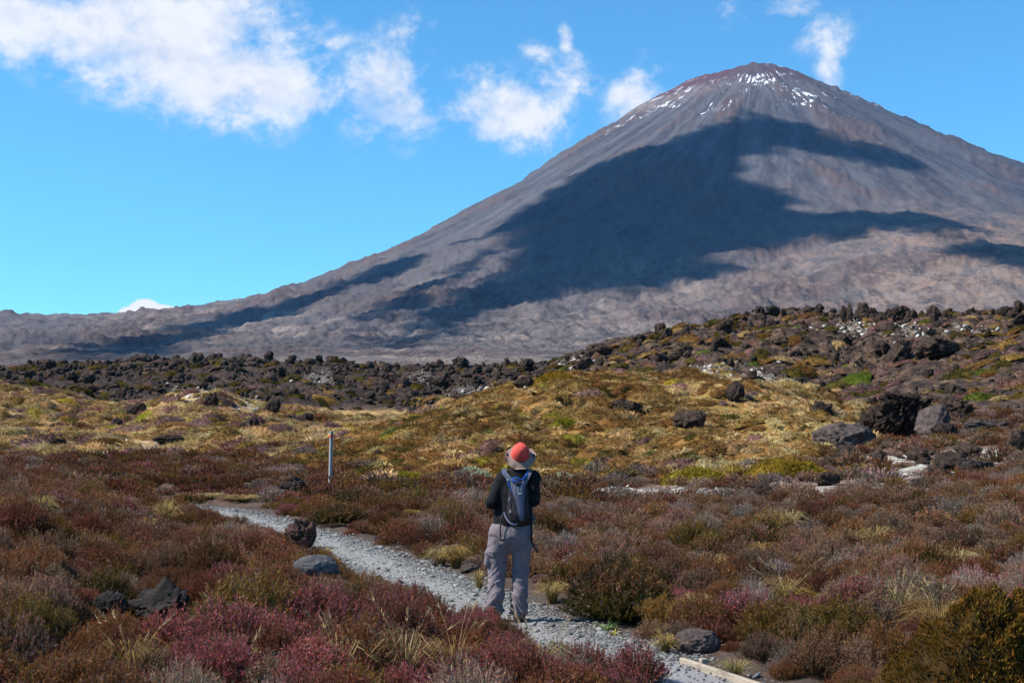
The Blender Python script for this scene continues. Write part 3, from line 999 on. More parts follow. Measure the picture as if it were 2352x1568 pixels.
def heather_mesh(seed, R, Hh, n, pal, twigs=9, w=0.005, tl=0.10, fz=0.30):
    rng = np.random.RandomState(seed)
    P = PAL[pal]
    acc = Acc()
    rho = np.sqrt(rng.rand(n)) * (0.85 + 0.3 * rng.rand(n))
    lump = 0.82 + 0.36 * rng.rand(9)
    phi = rng.rand(n) * 2 * np.pi
    lum = np.interp(phi, np.linspace(0, 2 * np.pi, 9), np.r_[lump[:8], lump[0]])
    rho = rho * lum
    cl = perlin(R * rho * np.cos(phi) * 9 + seed, R * rho * np.sin(phi) * 9)
    tip = np.c_[R * rho * np.cos(phi), R * rho * np.sin(phi), Hh * (1.0 - 0.62 * np.minimum(rho, 1.2) ** 2) * (0.74 + 0.22 * rng.rand(n) + 0.16 * rng.rand(n) ** 4 + 0.30 * cl)]
    base = np.c_[tip[:, 0] * 0.32, tip[:, 1] * 0.32, np.zeros(n)] + rng.normal(size=(n, 3)) * [R * .07, R * .07, 0]
    ctrl = base * 0.45 + tip * 0.55 + np.c_[tip[:, 0] * 0.12, tip[:, 1] * 0.12, Hh * 0.02 * rng.randn(n)]
    tt = np.array([0.15, 0.55, 1.0])
    pts = ((1 - tt) ** 2)[None, :, None] * base[:, None] + (2 * tt * (1 - tt))[None, :, None] * ctrl[:, None] + (tt ** 2)[None, :, None] * tip[:, None]
    side = rand_dirs(rng, n) * [1, 1, .25]
    side /= np.linalg.norm(side, axis=1)[:, None]
    V, F = ribbons(pts, np.stack([np.full(n, w * .8), np.full(n, w * .8), np.full(n, w * .35)], 1), side)
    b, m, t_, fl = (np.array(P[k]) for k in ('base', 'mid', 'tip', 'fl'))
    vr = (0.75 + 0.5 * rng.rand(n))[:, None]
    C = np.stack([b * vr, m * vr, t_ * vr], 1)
    acc.add(V, F, np.repeat(C.reshape(-1, 3), 2, 0))
    if twigs:
        k = n * twigs
        i = np.repeat(np.arange(n), twigs)
        t = 0.32 + 0.68 * rng.rand(k) ** 0.8
        p0 = ((1 - t) ** 2)[:, None] * base[i] + (2 * t * (1 - t))[:, None] * ctrl[i] + (t ** 2)[:, None] * tip[i]
        axis = tip[i] - ctrl[i]
        axis /= np.linalg.norm(axis, axis=1)[:, None] + 1e-9
        dirn = axis * 0.55 + rand_dirs(rng, k) * 0.80 + [0, 0, 0.30]
        dirn /= np.linalg.norm(dirn, axis=1)[:, None]
        ln = Hh * tl * (0.6 + 0.8 * rng.rand(k))
        sd = np.cross(dirn, rand_dirs(rng, k))
        sd /= np.linalg.norm(sd, axis=1)[:, None] + 1e-9
        isf = (rng.rand(k) < P['pf'] * sstep(0.55, 0.95, t)) & (p0[:, 2] > Hh * fz)
        wd = np.where(isf, w * 1.6, w * 1.25)
        ln = np.where(isf, ln * 0.75, ln)
        V, F = spikes(p0, p0 + dirn * ln[:, None], wd, sd)
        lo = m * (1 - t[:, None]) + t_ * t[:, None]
        v2 = (0.5 + 0.95 * rng.rand(k) ** 1.4)[:, None] * (1 + 0.18 * rng.normal(size=(k, 3)) * [1, .6, .8])
        v2 = np.clip(v2, 0.3, 2.0)
        dead = rng.rand(k)[:, None] < 0.12
        lo = np.where(dead, np.array([.27, .20, .16]), lo)
        c0 = np.where(isf[:, None], t_ * 0.7 + fl * 0.3, lo) * v2
        c1 = np.where(isf[:, None], fl, lo * 1.15) * v2
        acc.add(V, F, np.stack([c0, c0, c1], 1).reshape(-1, 3))
    return acc.arrays()


def tussock_mesh(seed, R, Hh, n, col=(.42, .30, .11), base=(.13, .10, .04), w=0.006, heads=0, lean=0.0):
    rng = np.random.RandomState(seed)
    acc = Acc()
    phi = rng.rand(n) * 2 * np.pi
    out = R * (0.25 + 0.9 * rng.rand(n))
    hh = Hh * (0.55 + 0.5 * rng.rand(n))
    dx, dy = np.cos(phi), np.sin(phi)
    b = np.c_[dx, dy, np.zeros(n)] * (R * 0.22 * rng.rand(n))[:, None]
    tt = np.array([0.0, 0.4, 0.75, 1.0])
    z = hh[:, None] * np.array([0, 0.55, 0.9, 0.94])[None] * (1 - 0.35 * (out / R)[:, None] * np.array([0, .1, .4, 1.0])[None])
    rr = out[:, None] * (tt ** 1.9)[None]
    pts = np.stack([b[:, 0:1] + dx[:, None] * rr + lean * z, b[:, 1:2] + dy[:, None] * rr, z], -1)
    side = np.c_[-dy, dx, np.zeros(n)] + rng.normal(size=(n, 3)) * .5
    side /= np.linalg.norm(side, axis=1)[:, None]
    V, F = ribbons(pts, np.array([1.0, .9, .6, .15])[None] * w * (0.7 + 0.6 * rng.rand(n))[:, None], side)
    v = (0.65 + 0.6 * rng.rand(n))[:, None, None]
    cc = np.array(base)[None, None] * (1 - np.array([0, .5, .85, 1.0]))[None, :, None] + np.array(col)[None, None] * np.array([0, .5, .85, 1.0])[None, :, None]
    acc.add(V, F, np.repeat((cc * v).reshape(-1, 3), 2, 0))
    if heads:
        ph = rng.rand(heads) * 2 * np.pi
        oo = R * (0.4 + 1.0 * rng.rand(heads))
        h2 = Hh * (1.05 + 0.45 * rng.rand(heads))
        d2 = np.c_[np.cos(ph), np.sin(ph), np.zeros(heads)]
        t5 = np.linspace(0, 1, 5)
        pts = d2[:, None] * (oo[:, None] * (t5 ** 1.7)[None])[:, :, None]
        pts[:, :, 2] = h2[:, None] * (t5 - 0.12 * t5 ** 3)[None]
        sd = rand_dirs(rng, heads) * [1, 1, .1]
        sd /= np.linalg.norm(sd, axis=1)[:, None]
        V, F = ribbons(pts, np.array([.8, .8, .7, .7, .5])[None] * 0.0042 * np.ones((heads, 1)), sd)
        acc.add(V, F, np.array((.40, .29, .14)))
        tips = np.repeat(pts[:, -1], 9, 0)
        dirn = np.repeat(pts[:, -1] - pts[:, -2], 9, 0)
        dirn /= np.linalg.norm(dirn, axis=1)[:, None]
        st = tips - dirn * (rng.rand(len(tips)) * 0.11)[:, None]
        dd = dirn * 0.8 + rand_dirs(rng, len(tips)) * 0.45
        s3 = np.cross(dd, rand_dirs(rng, len(tips)))
        s3 /= np.linalg.norm(s3, axis=1)[:, None]
        V, F = spikes(st, st + dd * 0.05, np.full(len(tips), .007), s3)
        acc.add(V, F, np.array((.46, .34, .18)))
    return acc.arrays()


def cushion_mesh(seed, R, Hh, n, c_lo, c_hi, blade=0.07, w=0.012, c3=None, lump=0.25):
    """a low springy cushion: an uneven dome bristling with short shoots"""
    rng = np.random.RandomState(seed)
    acc = Acc()
    nr, na = (7, 22) if lump < .3 else (16, 60)
    lf = 3.0 if lump < .3 else 5.5
    r = np.linspace(0, 1, nr)
    a = np.arange(na) / na * 2 * np.pi
    Rr, A = np.meshgrid(r, a, indexing='ij')
    pa, pb = rng.rand(2) * 6
    lob = 1 + 0.22 * np.sin(A * 2 + pa) + 0.15 * np.sin(A * 3 + pb)
    X, Y = R * Rr * lob * np.cos(A), R * Rr * lob * np.sin(A)
    Z = Hh * (1 - Rr ** 2.2) * (1 + lump * perlin(X * lf / R + seed, Y * lf / R)) - 0.03
    V = np.c_[X.ravel(), Y.ravel(), Z.ravel()]
    q = grid_faces(nr, na, wrap=True)
    F = np.vstack([q[:, [0, 3, 2]], q[:, [0, 2, 1]]])
    mixv = rng.rand(len(V))[:, None]
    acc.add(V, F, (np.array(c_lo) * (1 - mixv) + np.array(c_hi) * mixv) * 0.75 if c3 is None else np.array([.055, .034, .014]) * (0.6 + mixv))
    k = n
    rr = np.sqrt(rng.rand(k))
    aa = rng.rand(k) * 2 * np.pi
    lob = 1 + 0.22 * np.sin(aa * 2 + pa) + 0.15 * np.sin(aa * 3 + pb)
    x, y = R * rr * lob * np.cos(aa), R * rr * lob * np.sin(aa)
    z = Hh * (1 - rr ** 2.2) * (1 + lump * perlin(x * lf / R + seed, y * lf / R)) - (0.035 if lump < .3 else 0.02)
    nrm = np.c_[x / R * 0.9, y / R * 0.9, np.full(k, 0.75)] + rand_dirs(rng, k) * 0.55
    nrm /= np.linalg.norm(nrm, axis=1)[:, None]
    b = np.c_[x, y, z]
    tip = b + nrm * (blade * (0.6 + 0.8 * rng.rand(k)))[:, None]
    sd = np.cross(nrm, rand_dirs(rng, k))
    sd /= np.linalg.norm(sd, axis=1)[:, None]
    V, F = spikes(b, tip, np.full(k, w) * (0.6 + 0.8 * rng.rand(k)), sd)
    mm = rng.rand(k)[:, None]
    c = np.array(c_lo) * (1 - mm) + np.array(c_hi) * mm
    if c3 is not None:
        pat = perlin(x * 14 / R, y * 14 / R) + 0.6 * rng.normal(size=k) * .5
        c = np.where(pat[:, None] > 0.08, np.array(c3) * (0.5 + mm), c)
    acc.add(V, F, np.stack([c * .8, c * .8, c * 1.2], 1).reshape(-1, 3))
    return acc.arrays()


def ico(sub):
    t = (1 + 5 ** .5) / 2
    v = np.array([(-1, t, 0), (1, t, 0), (-1, -t, 0), (1, -t, 0), (0, -1, t), (0, 1, t), (0, -1, -t), (0, 1, -t), (t, 0, -1), (t, 0, 1), (-t, 0, -1), (-t, 0, 1)], float)
    f = np.array([(0, 11, 5), (0, 5, 1), (0, 1, 7), (0, 7, 10), (0, 10, 11), (1, 5, 9), (5, 11, 4), (11, 10, 2), (10, 7, 6), (7, 1, 8), (3, 9, 4), (3, 4, 2), (3, 2, 6), (3, 6, 8), (3, 8, 9), (4, 9, 5), (2, 4, 11), (6, 2, 10), (8, 6, 7), (9, 8, 1)])
    v /= np.linalg.norm(v, axis=1)[:, None]
    for _ in range(sub):
        e = {}
        nv = list(v)
        nf = []

        def mid(a, b):
            k = (min(a, b), max(a, b))
            if k not in e:
                m = nv[a] + nv[b]
                e[k] = len(nv)
                nv.append(m / np.linalg.norm(m))
            return e[k]
        for a, b, c in f:
            ab, bc, ca = mid(a, b), mid(b, c), mid(c, a)
            nf += [(a, ab, ca), (b, bc, ab), (c, ca, bc), (ab, bc, ca)]
        v, f = np.array(nv), np.array(nf)
    return v, f


ICO = {k: ico(k) for k in (1, 2, 3, 4, 5)}


def rock_mesh(seed, sub=3, rough=0.30, cuts=7, dims=(1, 1, 1), spiky=0.0, knob=0.0):
    """a block of lava about 1 m across standing on z=0"""
    v, f = ICO[sub]
    rng = np.random.RandomState(seed)
    o = rng.rand(3) * 60
    p = v.copy()
    r = 0.52 * (1 + rough * ridged(p[:, 0] * 1.3 + o[0], p[:, 1] * 1.3 + o[1], p[:, 2] * 1.3 + o[2], octaves=3, gain=0.55)
                + rough * 0.45 * fbm(p[:, 0] * 3.5 + o[0], p[:, 1] * 3.5 + o[1], p[:, 2] * 3.5, octaves=3, gain=0.6))
    if spiky:
        r *= 1 + spiky * 1.1 * np.clip(fbm(p[:, 0] * 2.2 + o[1], p[:, 1] * 2.2 + o[2], p[:, 2] * 2.2 + o[0], octaves=3, gain=.6), -.5, .55)
    p = p * r[:, None]
    for _ in range(cuts):
        n = rng.normal(size=3)
        n /= np.linalg.norm(n)
        d = 0.30 + 0.18 * rng.rand()
        s = p @ n - d
        p = p - np.outer(np.where(s > 0, s * 0.85, 0), n)
    if knob:
        p += v * (knob * ridged(v[:, 0] * 3.1 + o[1], v[:, 1] * 3.1 + o[0], v[:, 2] * 3.1, octaves=3, gain=.6))[:, None]
    p += v * (0.045 * ridged(v[:, 0] * 9 + o[2], v[:, 1] * 9, v[:, 2] * 9, octaves=2))[:, None] * (1 if sub >= 3 else 0)
    p *= np.array(dims)
    p[:, 2] -= p[:, 2].min() + 0.22 * np.ptp(p[:, 2])          # a fifth of it sits in the ground
    return p, f


# ---------------------------------------------------------------- plant and rock materials
def mat_plant(name="plant", trans=0.28):
    m, t = new_mat(name)
    col = t.mix(1.0, t.attr('Col', out='Color'), t.attr('tint', 'INSTANCER', 'Color'), 'MULTIPLY')
    df = t.n('ShaderNodeBsdfDiffuse')
    tr = t.n('ShaderNodeBsdfTranslucent')
    t.set(df.inputs[0], col)
    t.set(tr.inputs[0], col)
    mx = t.n('ShaderNodeMixShader')
    mx.inputs[0].default_value = trans
    t.set(mx.inputs[1], df.outputs[0])
    t.set(mx.inputs[2], tr.outputs[0])
    o = t.n('ShaderNodeOutputMaterial')
    t.set(o.inputs[0], mx.outputs[0])
    return m


def mat_rock(name, dark, light, crust=(0.34, 0.31, 0.28), crust_amt=0.35, scale=3.0, bump=0.06, vary=0.8):
    m, t = new_mat(name)
    tc = t.n('ShaderNodeTexCoord')
    p = tc.outputs['Object']
    n1 = t.noise(p, scale, 7, 0.68)
    n2 = t.noise(p, scale * 5, 5, 0.7)
    col = t.mix(t.ramp(n1, 0.32, 0.68), dark, light)
    oi = t.n('ShaderNodeObjectInfo')
    col = t.mix(t.math('MULTIPLY', t.ramp(n2, 0.62, 0.74), crust_amt), col, crust)
    hs = t.n('ShaderNodeHueSaturation')
    t.set(hs.inputs['Value'], t.math('ADD', t.math('MULTIPLY', oi.outputs['Random'], vary), 1.0 - vary * .55))
    t.set(hs.inputs['Color'], col)
    bs = t.n('ShaderNodeBsdfPrincipled')
    t.set(bs.inputs['Base Color'], hs.outputs[0])
    bs.inputs['Roughness'].default_value = 0.85
    bs.inputs['Specular IOR Level'].default_value = 0.2
    bp = t.n('ShaderNodeBump')
    bp.inputs['Strength'].default_value = 0.9
    bp.inputs['Distance'].default_value = bump
    t.set(bp.inputs['Height'], t.math('ADD', n1, t.math('MULTIPLY', n2, 0.5)))
    t.set(bs.inputs['Normal'], bp.outputs[0])
    o = t.n('ShaderNodeOutputMaterial')
    t.set(o.inputs[0], bs.outputs[0])
    return m


M_PLANT = mat_plant()
M_LAVA = mat_rock("black_lava", (0.010, 0.0065, 0.005), (0.064, 0.040, 0.027), crust=(0.20, 0.15, 0.11), crust_amt=0.35)
M_BLACK = mat_rock("black_boulder", (0.007, 0.006, 0.006), (0.038, 0.030, 0.027), crust=(0.16, 0.14, 0.13), crust_amt=0.3, vary=0.1)
M_LAVA_RED = mat_rock("red_lava", (0.020, 0.011, 0.009), (0.095, 0.045, 0.036), crust_amt=0.25)
M_GREY = mat_rock("grey_andesite", (0.055, 0.055, 0.06), (0.15, 0.145, 0.15), crust=(0.40, 0.37, 0.31), crust_amt=0.5, bump=0.02)
M_MAUVE = mat_rock("weathered_lava", (0.03, 0.022, 0.02), (0.10, 0.074, 0.066), crust_amt=0.4)
M_PALE = mat_rock("pale_pumice", (0.32, 0.28, 0.23), (0.60, 0.55, 0.47), crust=(0.3, 0.27, 0.22), crust_amt=0.4, bump=0.02)
M_STONE = mat_rock("path_stone", (0.13, 0.127, 0.12), (0.37, 0.355, 0.33), crust=(0.5, 0.5, 0.48), crust_amt=0.3, scale=9, bump=0.01)


def proto(name, VFC, mat, smooth=False):
    V, F = VFC[0], VFC[1]
    return mesh_obj(name, V, F, mat, smooth=smooth, link=False, cols=VFC[2] if len(VFC) > 2 else None)


def place(src, name, loc, rz=0.0, s=1.0, tint=(1, 1, 1), tilt=(0, 0), label=None, category=None, group=None):
    o = bpy.data.objects.new(name, src.data if hasattr(src, 'data') else src)
    scene.collection.objects.link(o)
    o.location = [float(c) for c in loc]
    o.rotation_euler = (float(tilt[0]), float(tilt[1]), float(rz))
    o.scale = [float(c) for c in (s if np.ndim(s) else (s, s, s))]
    o['tint'] = [float(c) for c in tint]
    return tag(o, label, category, group)


def scatter(name, protos, P, rot, scl, idx, tint, label):
    """countless copies as one object: points that carry one of the prototypes each"""
    me = bpy.data.meshes.new(name)
    n = len(P)
    me.vertices.add(n)
    me.vertices.foreach_set('co', np.asarray(P, np.float32).ravel())
    for k, v, ty, key in (('rot', rot, 'FLOAT_VECTOR', 'vector'), ('scl', scl, 'FLOAT_VECTOR', 'vector')):
        a = me.attributes.new(k, ty, 'POINT')
        a.data.foreach_set(key, np.asarray(v, np.float32).ravel())
    a = me.attributes.new('pick', 'INT', 'POINT')
    a.data.foreach_set('value', np.asarray(idx, np.int32))
    a = me.attributes.new('tint', 'FLOAT_COLOR', 'POINT')
    a.data.foreach_set('color', np.c_[tint, np.ones(n)].astype(np.float32).ravel())
    ob = bpy.data.objects.new(name, me)
    scene.collection.objects.link(ob)
    col = bpy.data.collections.new(name + "_kinds")
    for i, p in enumerate(protos):
        p.name = "%s_kind_%03d" % (name, i)
        col.objects.link(p)
    ng = bpy.data.node_groups.new(name + "_scatter", 'GeometryNodeTree')
    ng.interface.new_socket('Geometry', in_out='INPUT', socket_type='NodeSocketGeometry')
    ng.interface.new_socket('Geometry', in_out='OUTPUT', socket_type='NodeSocketGeometry')
    N, L = ng.nodes, ng.links
    gi, go = N.new('NodeGroupInput'), N.new('NodeGroupOutput')
    m2p = N.new('GeometryNodeMeshToPoints')
    ci = N.new('GeometryNodeCollectionInfo')
    ci.inputs['Collection'].default_value = col
    ci.inputs['Separate Children'].default_value = True
    ci.inputs['Reset Children'].default_value = True
    iop = N.new('GeometryNodeInstanceOnPoints')
    iop.inputs['Pick Instance'].default_value = True

    def na(nm, ty):
        x = N.new('GeometryNodeInputNamedAttribute')
        x.data_type = ty
        x.inputs['Name'].default_value = nm
        return [s for s in x.outputs if s.enabled][0]
    L.new(gi.outputs[0], m2p.inputs['Mesh'])
    L.new(m2p.outputs[0], iop.inputs['Points'])
    L.new(ci.outputs[0], iop.inputs['Instance'])
    L.new(na('pick', 'INT'), iop.inputs['Instance Index'])
    L.new(na('rot', 'FLOAT_VECTOR'), iop.inputs['Rotation'])
    L.new(na('scl', 'FLOAT_VECTOR'), iop.inputs['Scale'])
    L.new(iop.outputs[0], go.inputs[0])
    md = ob.modifiers.new("scatter", 'NODES')
    md.node_group = ng
    return tag(ob, label, kind='stuff')


def slope_rot(x, y, rz, amount=1.0, e=0.6):
    """Euler angles that stand a thing square on the slope and turn it by rz"""
    zx = (height(x + e, y) - height(x - e, y)) / (2 * e) * amount
    zy = (height(x, y + e) - height(x, y - e)) / (2 * e) * amount
    n = np.stack([-zx, -zy, np.ones_like(zx)], -1)
    n /= np.linalg.norm(n, axis=1)[:, None]
    u = np.stack([np.cos(rz), np.sin(rz), np.zeros_like(rz)], -1)
    u -= (u * n).sum(1)[:, None] * n
    u /= np.linalg.norm(u, axis=1)[:, None]
    v = np.cross(n, u)
    return np.stack([np.arctan2(v[:, 2], n[:, 2]), -np.arcsin(np.clip(u[:, 2], -1, 1)), np.arctan2(u[:, 1], u[:, 0])], -1)


ORD = ["nearest", "second nearest", "third nearest", "fourth nearest", "fifth nearest", "sixth nearest", "seventh nearest", "eighth nearest", "ninth nearest", "tenth nearest"]


def ordinal(k):
    if k < 10:
        return ORD[k]
    return "%d%s nearest" % (k + 1, {1: 'st', 2: 'nd', 3: 'rd'}.get((k + 1) % 10 if (k + 1) % 100 not in (11, 12, 13) else 0, 'th'))


def label_by_landmark(kinds, px, py, marks):
    """a label for each thing: its look, and its rank in distance from the nearest landmark"""
    M = np.array([(a, b) for a, b, _ in marks], float)
    d = np.hypot(px[:, None] - M[None, :, 0], 1.4 * (py[:, None] - M[None, :, 1]))
    near = d.argmin(1)
    out = [None] * len(px)
    for k in set(kinds):
        for j in range(len(marks)):
            idx = [i for i in range(len(px)) if kinds[i] == k and near[i] == j]
            for r, i in enumerate(sorted(idx, key=lambda q: d[q, j])):
                out[i] = "%s, %s to %s" % (k, ordinal(r), marks[j][2])
    return out


def jitter(x0, x1, y0, y1, st, seed):
    rng = np.random.RandomState(seed)
    xs, ys = np.meshgrid(np.arange(x0, x1, st), np.arange(y0, y1, st))
    x = xs.ravel() + (rng.rand(xs.size) - .5) * st * 1.1
    y = ys.ravel() + (rng.rand(xs.size) - .5) * st * 1.1
    return x, y, rng


def in_view(x, y, margin=0.06, pad=1.2):
    return np.abs(x) < (0.397 + margin) * y + pad

# ---------------------------------------------------------------- the track
def build_path():
    n = len(TRACK)
    tang = np.gradient(TRACK, axis=0)
    tang /= np.linalg.norm(tang, axis=1)[:, None]
    nor = np.c_[tang[:, 1], -tang[:, 0]]
    m = 11
    k = np.linspace(-1, 1, m)
    edge = 0.10 * fbm(np.arange(n) * 0.16, np.zeros(n), octaves=3)
    W = (TRACK_W + 0.06)[:, None] * k[None, :] + edge[:, None] * k[None, :]
    X = TRACK[:, None, 0] + nor[:, None, 0] * W
    Y = TRACK[:, None, 1] + nor[:, None, 1] * W
    Z = height(X.ravel(), Y.ravel()).reshape(X.shape) + 0.035 * (1 - np.abs(k) ** 3)[None] - 0.012
    V = np.c_[X.ravel(), Y.ravel(), Z.ravel()]
    d = np.hypot(X, Y).ravel()
    fine = 1 - sstep(10.2, 11.4, d + 0.0)
    m_, t = new_mat("track_gravel")
    p = t.n('ShaderNodeNewGeometry').outputs['Position']
    v1 = t.n('ShaderNodeTexVoronoi')
    t.set(v1.inputs['Vector'], p)
    v1.inputs['Scale'].default_value = 34.0
    nz = t.noise(p, 60.0, 4, 0.7)
    nl = t.noise(p, 1.1, 4, 0.6)
    grav = t.mix(t.math('ADD', t.math('MULTIPLY', v1.outputs['Color'], 0.55), t.math('MULTIPLY', nz, 0.5)), (0.12, 0.116, 0.108), (0.36, 0.342, 0.312))
    grav = t.mix(t.math('MULTIPLY', t.ramp(nl, 0.5, 0.7), 0.45), grav, (0.16, 0.125, 0.105))
    grit = t.mix(t.math('MULTIPLY', t.math('ADD', nz, nl), 0.5), (0.16, 0.15, 0.15), (0.34, 0.32, 0.315))
    col = t.mix(t.attr('fine'), grav, grit)
    bs = t.n('ShaderNodeBsdfPrincipled')
    t.set(bs.inputs['Base Color'], col)
    bs.inputs['Roughness'].default_value = 0.9
    bs.inputs['Specular IOR Level'].default_value = 0.2
    bp = t.n('ShaderNodeBump')
    bp.inputs['Strength'].default_value = 0.7
    bp.inputs['Distance'].default_value = 0.012
    t.set(bp.inputs['Height'], t.math('SUBTRACT', nz, t.math('MULTIPLY', v1.outputs['Distance'], t.math('SUBTRACT', 1.0, t.attr('fine')))))
    t.set(bs.inputs['Normal'], bp.outputs[0])
    o = t.n('ShaderNodeOutputMaterial')
    t.set(o.inputs[0], bs.outputs[0])
    ob = mesh_obj("path", V, grid_faces(n, m)[:, ::-1], m_, smooth=True, attrs=dict(fine=fine))
    tag(ob, "winding grey gravel walking track through the heath", kind='structure')
    # loose stones
    rng = np.random.RandomState(3)
    cnt = 40000
    i = np.minimum((rng.rand(cnt) ** 0.75 * n).astype(int), n - 1)
    off = rng.uniform(-1, 1, cnt)
    off = np.sign(off) * np.abs(off) ** 0.6 * 1.2
    x = TRACK[i, 0] + nor[i, 0] * off * TRACK_W[i] + rng.normal(size=cnt) * .05
    y = TRACK[i, 1] + nor[i, 1] * off * TRACK_W[i] + rng.normal(size=cnt) * .15
    dd = np.hypot(x, y)
    keep = (dd > 7.5) & (rng.rand(cnt) < np.where(dd < 10.8, 0.12, 1.0))
    x, y, off, dd = x[keep], y[keep], off[keep], dd[keep]
    z = height(x, y) + 0.02 * (np.abs(off) < 0.95)
    s = (0.005 + 0.010 * rng.rand(len(x)) ** 2.2 + 0.02 * (rng.rand(len(x)) > .985)) * (1 + 0.015 * dd)
    scl = np.c_[s * 2, s * (1.2 + rng.rand(len(x))), s * (0.7 + .5 * rng.rand(len(x)))]
    pr = [proto("stone", rock_mesh(900 + k, 1, .25, 5), M_STONE) for k in range(5)]
    scatter("gravel", pr, np.c_[x, y, z], np.c_[rng.rand(len(x)) * .5, rng.rand(len(x)) * .5, rng.rand(len(x)) * 6.3], scl, rng.randint(0, 5, len(x)), np.ones((len(x), 3)),
            "loose blue grey gravel strewn over the walking track")


build_path()

# ---------------------------------------------------------------- heath
near_kinds = ['rust', 'rust', 'maroon', 'maroon', 'pink', 'grey', 'olive', 'mauve', 'brown']
PROTO_NEAR = [proto("heather_bush", heather_mesh(20 + i, 0.36, 0.40, 620 if k != 'grey' else 420, k, twigs=22 if k != 'grey' else 11, w=0.0048, tl=.065), M_PLANT) for i, k in enumerate(near_kinds)]
PROTO_MID = [proto("heather_mid", heather_mesh(50 + i, 0.40, 0.40, 240, k, twigs=11, w=0.009, tl=.10), M_PLANT) for i, k in enumerate(near_kinds)]
PROTO_FAR = [proto("heather_far", heather_mesh(80 + i, 0.50, 0.34, 90, k, twigs=9, w=0.024, tl=.14), M_PLANT) for i, k in enumerate(near_kinds)]
KI = {k: [i for i, q in enumerate(near_kinds) if q == k] for k in set(near_kinds)}

# places kept clear of heather: rocks, the hiker, the marker post (x, y, radius)
CLEAR = []
LOW = []                                        # and places where only low plants grow (x, y, radius, height)


def pick_kind(x, y, px, py, rng):
    n = fbm(x / 1.6 + 3, y / 1.6, octaves=2)
    n2 = fbm(x / 3.1 - 30, y / 3.1 + 8, octaves=2)
    w = {}
    left = 1 - sstep(900, 1300, px)
    w['rust'] = 0.42 + 0.12 * left
    w['maroon'] = 0.26 + 0.36 * left
    low = sstep(1420, 1520, py)
    w['pink'] = 0.03 + 1.5 * low * sstep(250, 500, px) * (1 - sstep(1300, 1500, px)) + 0.12 * sstep(0.1, 0.5, n)
    w['grey'] = 0.10 + 0.50 * sstep(0.25, 0.6, n2) + 0.18 * (1 - left)
    w['olive'] = 0.07 + 0.35 * sstep(0.2, 0.6, -n) * (1 - 0.7 * low)
    w['mauve'] = 0.34 + 0.65 * (1 - left) * (1 - sstep(1250, 1450, py))
    w['brown'] = 0.12 + 0.4 * sstep(0.15, 0.5, -n2)
    ks = list(w)
    Wm = np.stack([np.broadcast_to(w[k], x.shape) for k in ks], 1)
    Wm = np.cumsum(Wm / Wm.sum(1)[:, None], 1)
    r = rng.rand(len(x))
    j = (r[:, None] > Wm).sum(1)
    return np.array([KI[ks[min(q, len(ks) - 1)]][rng.randint(len(KI[ks[min(q, len(ks) - 1)]]))] for q in j])


def tints(rng, n, amt=0.22):
    v = 1 + (rng.rand(n) - .5) * 2 * amt
    return np.c_[v * (1 + (rng.rand(n) - .5) * .22), v, v * (1 + (rng.rand(n) - .5) * .25)]


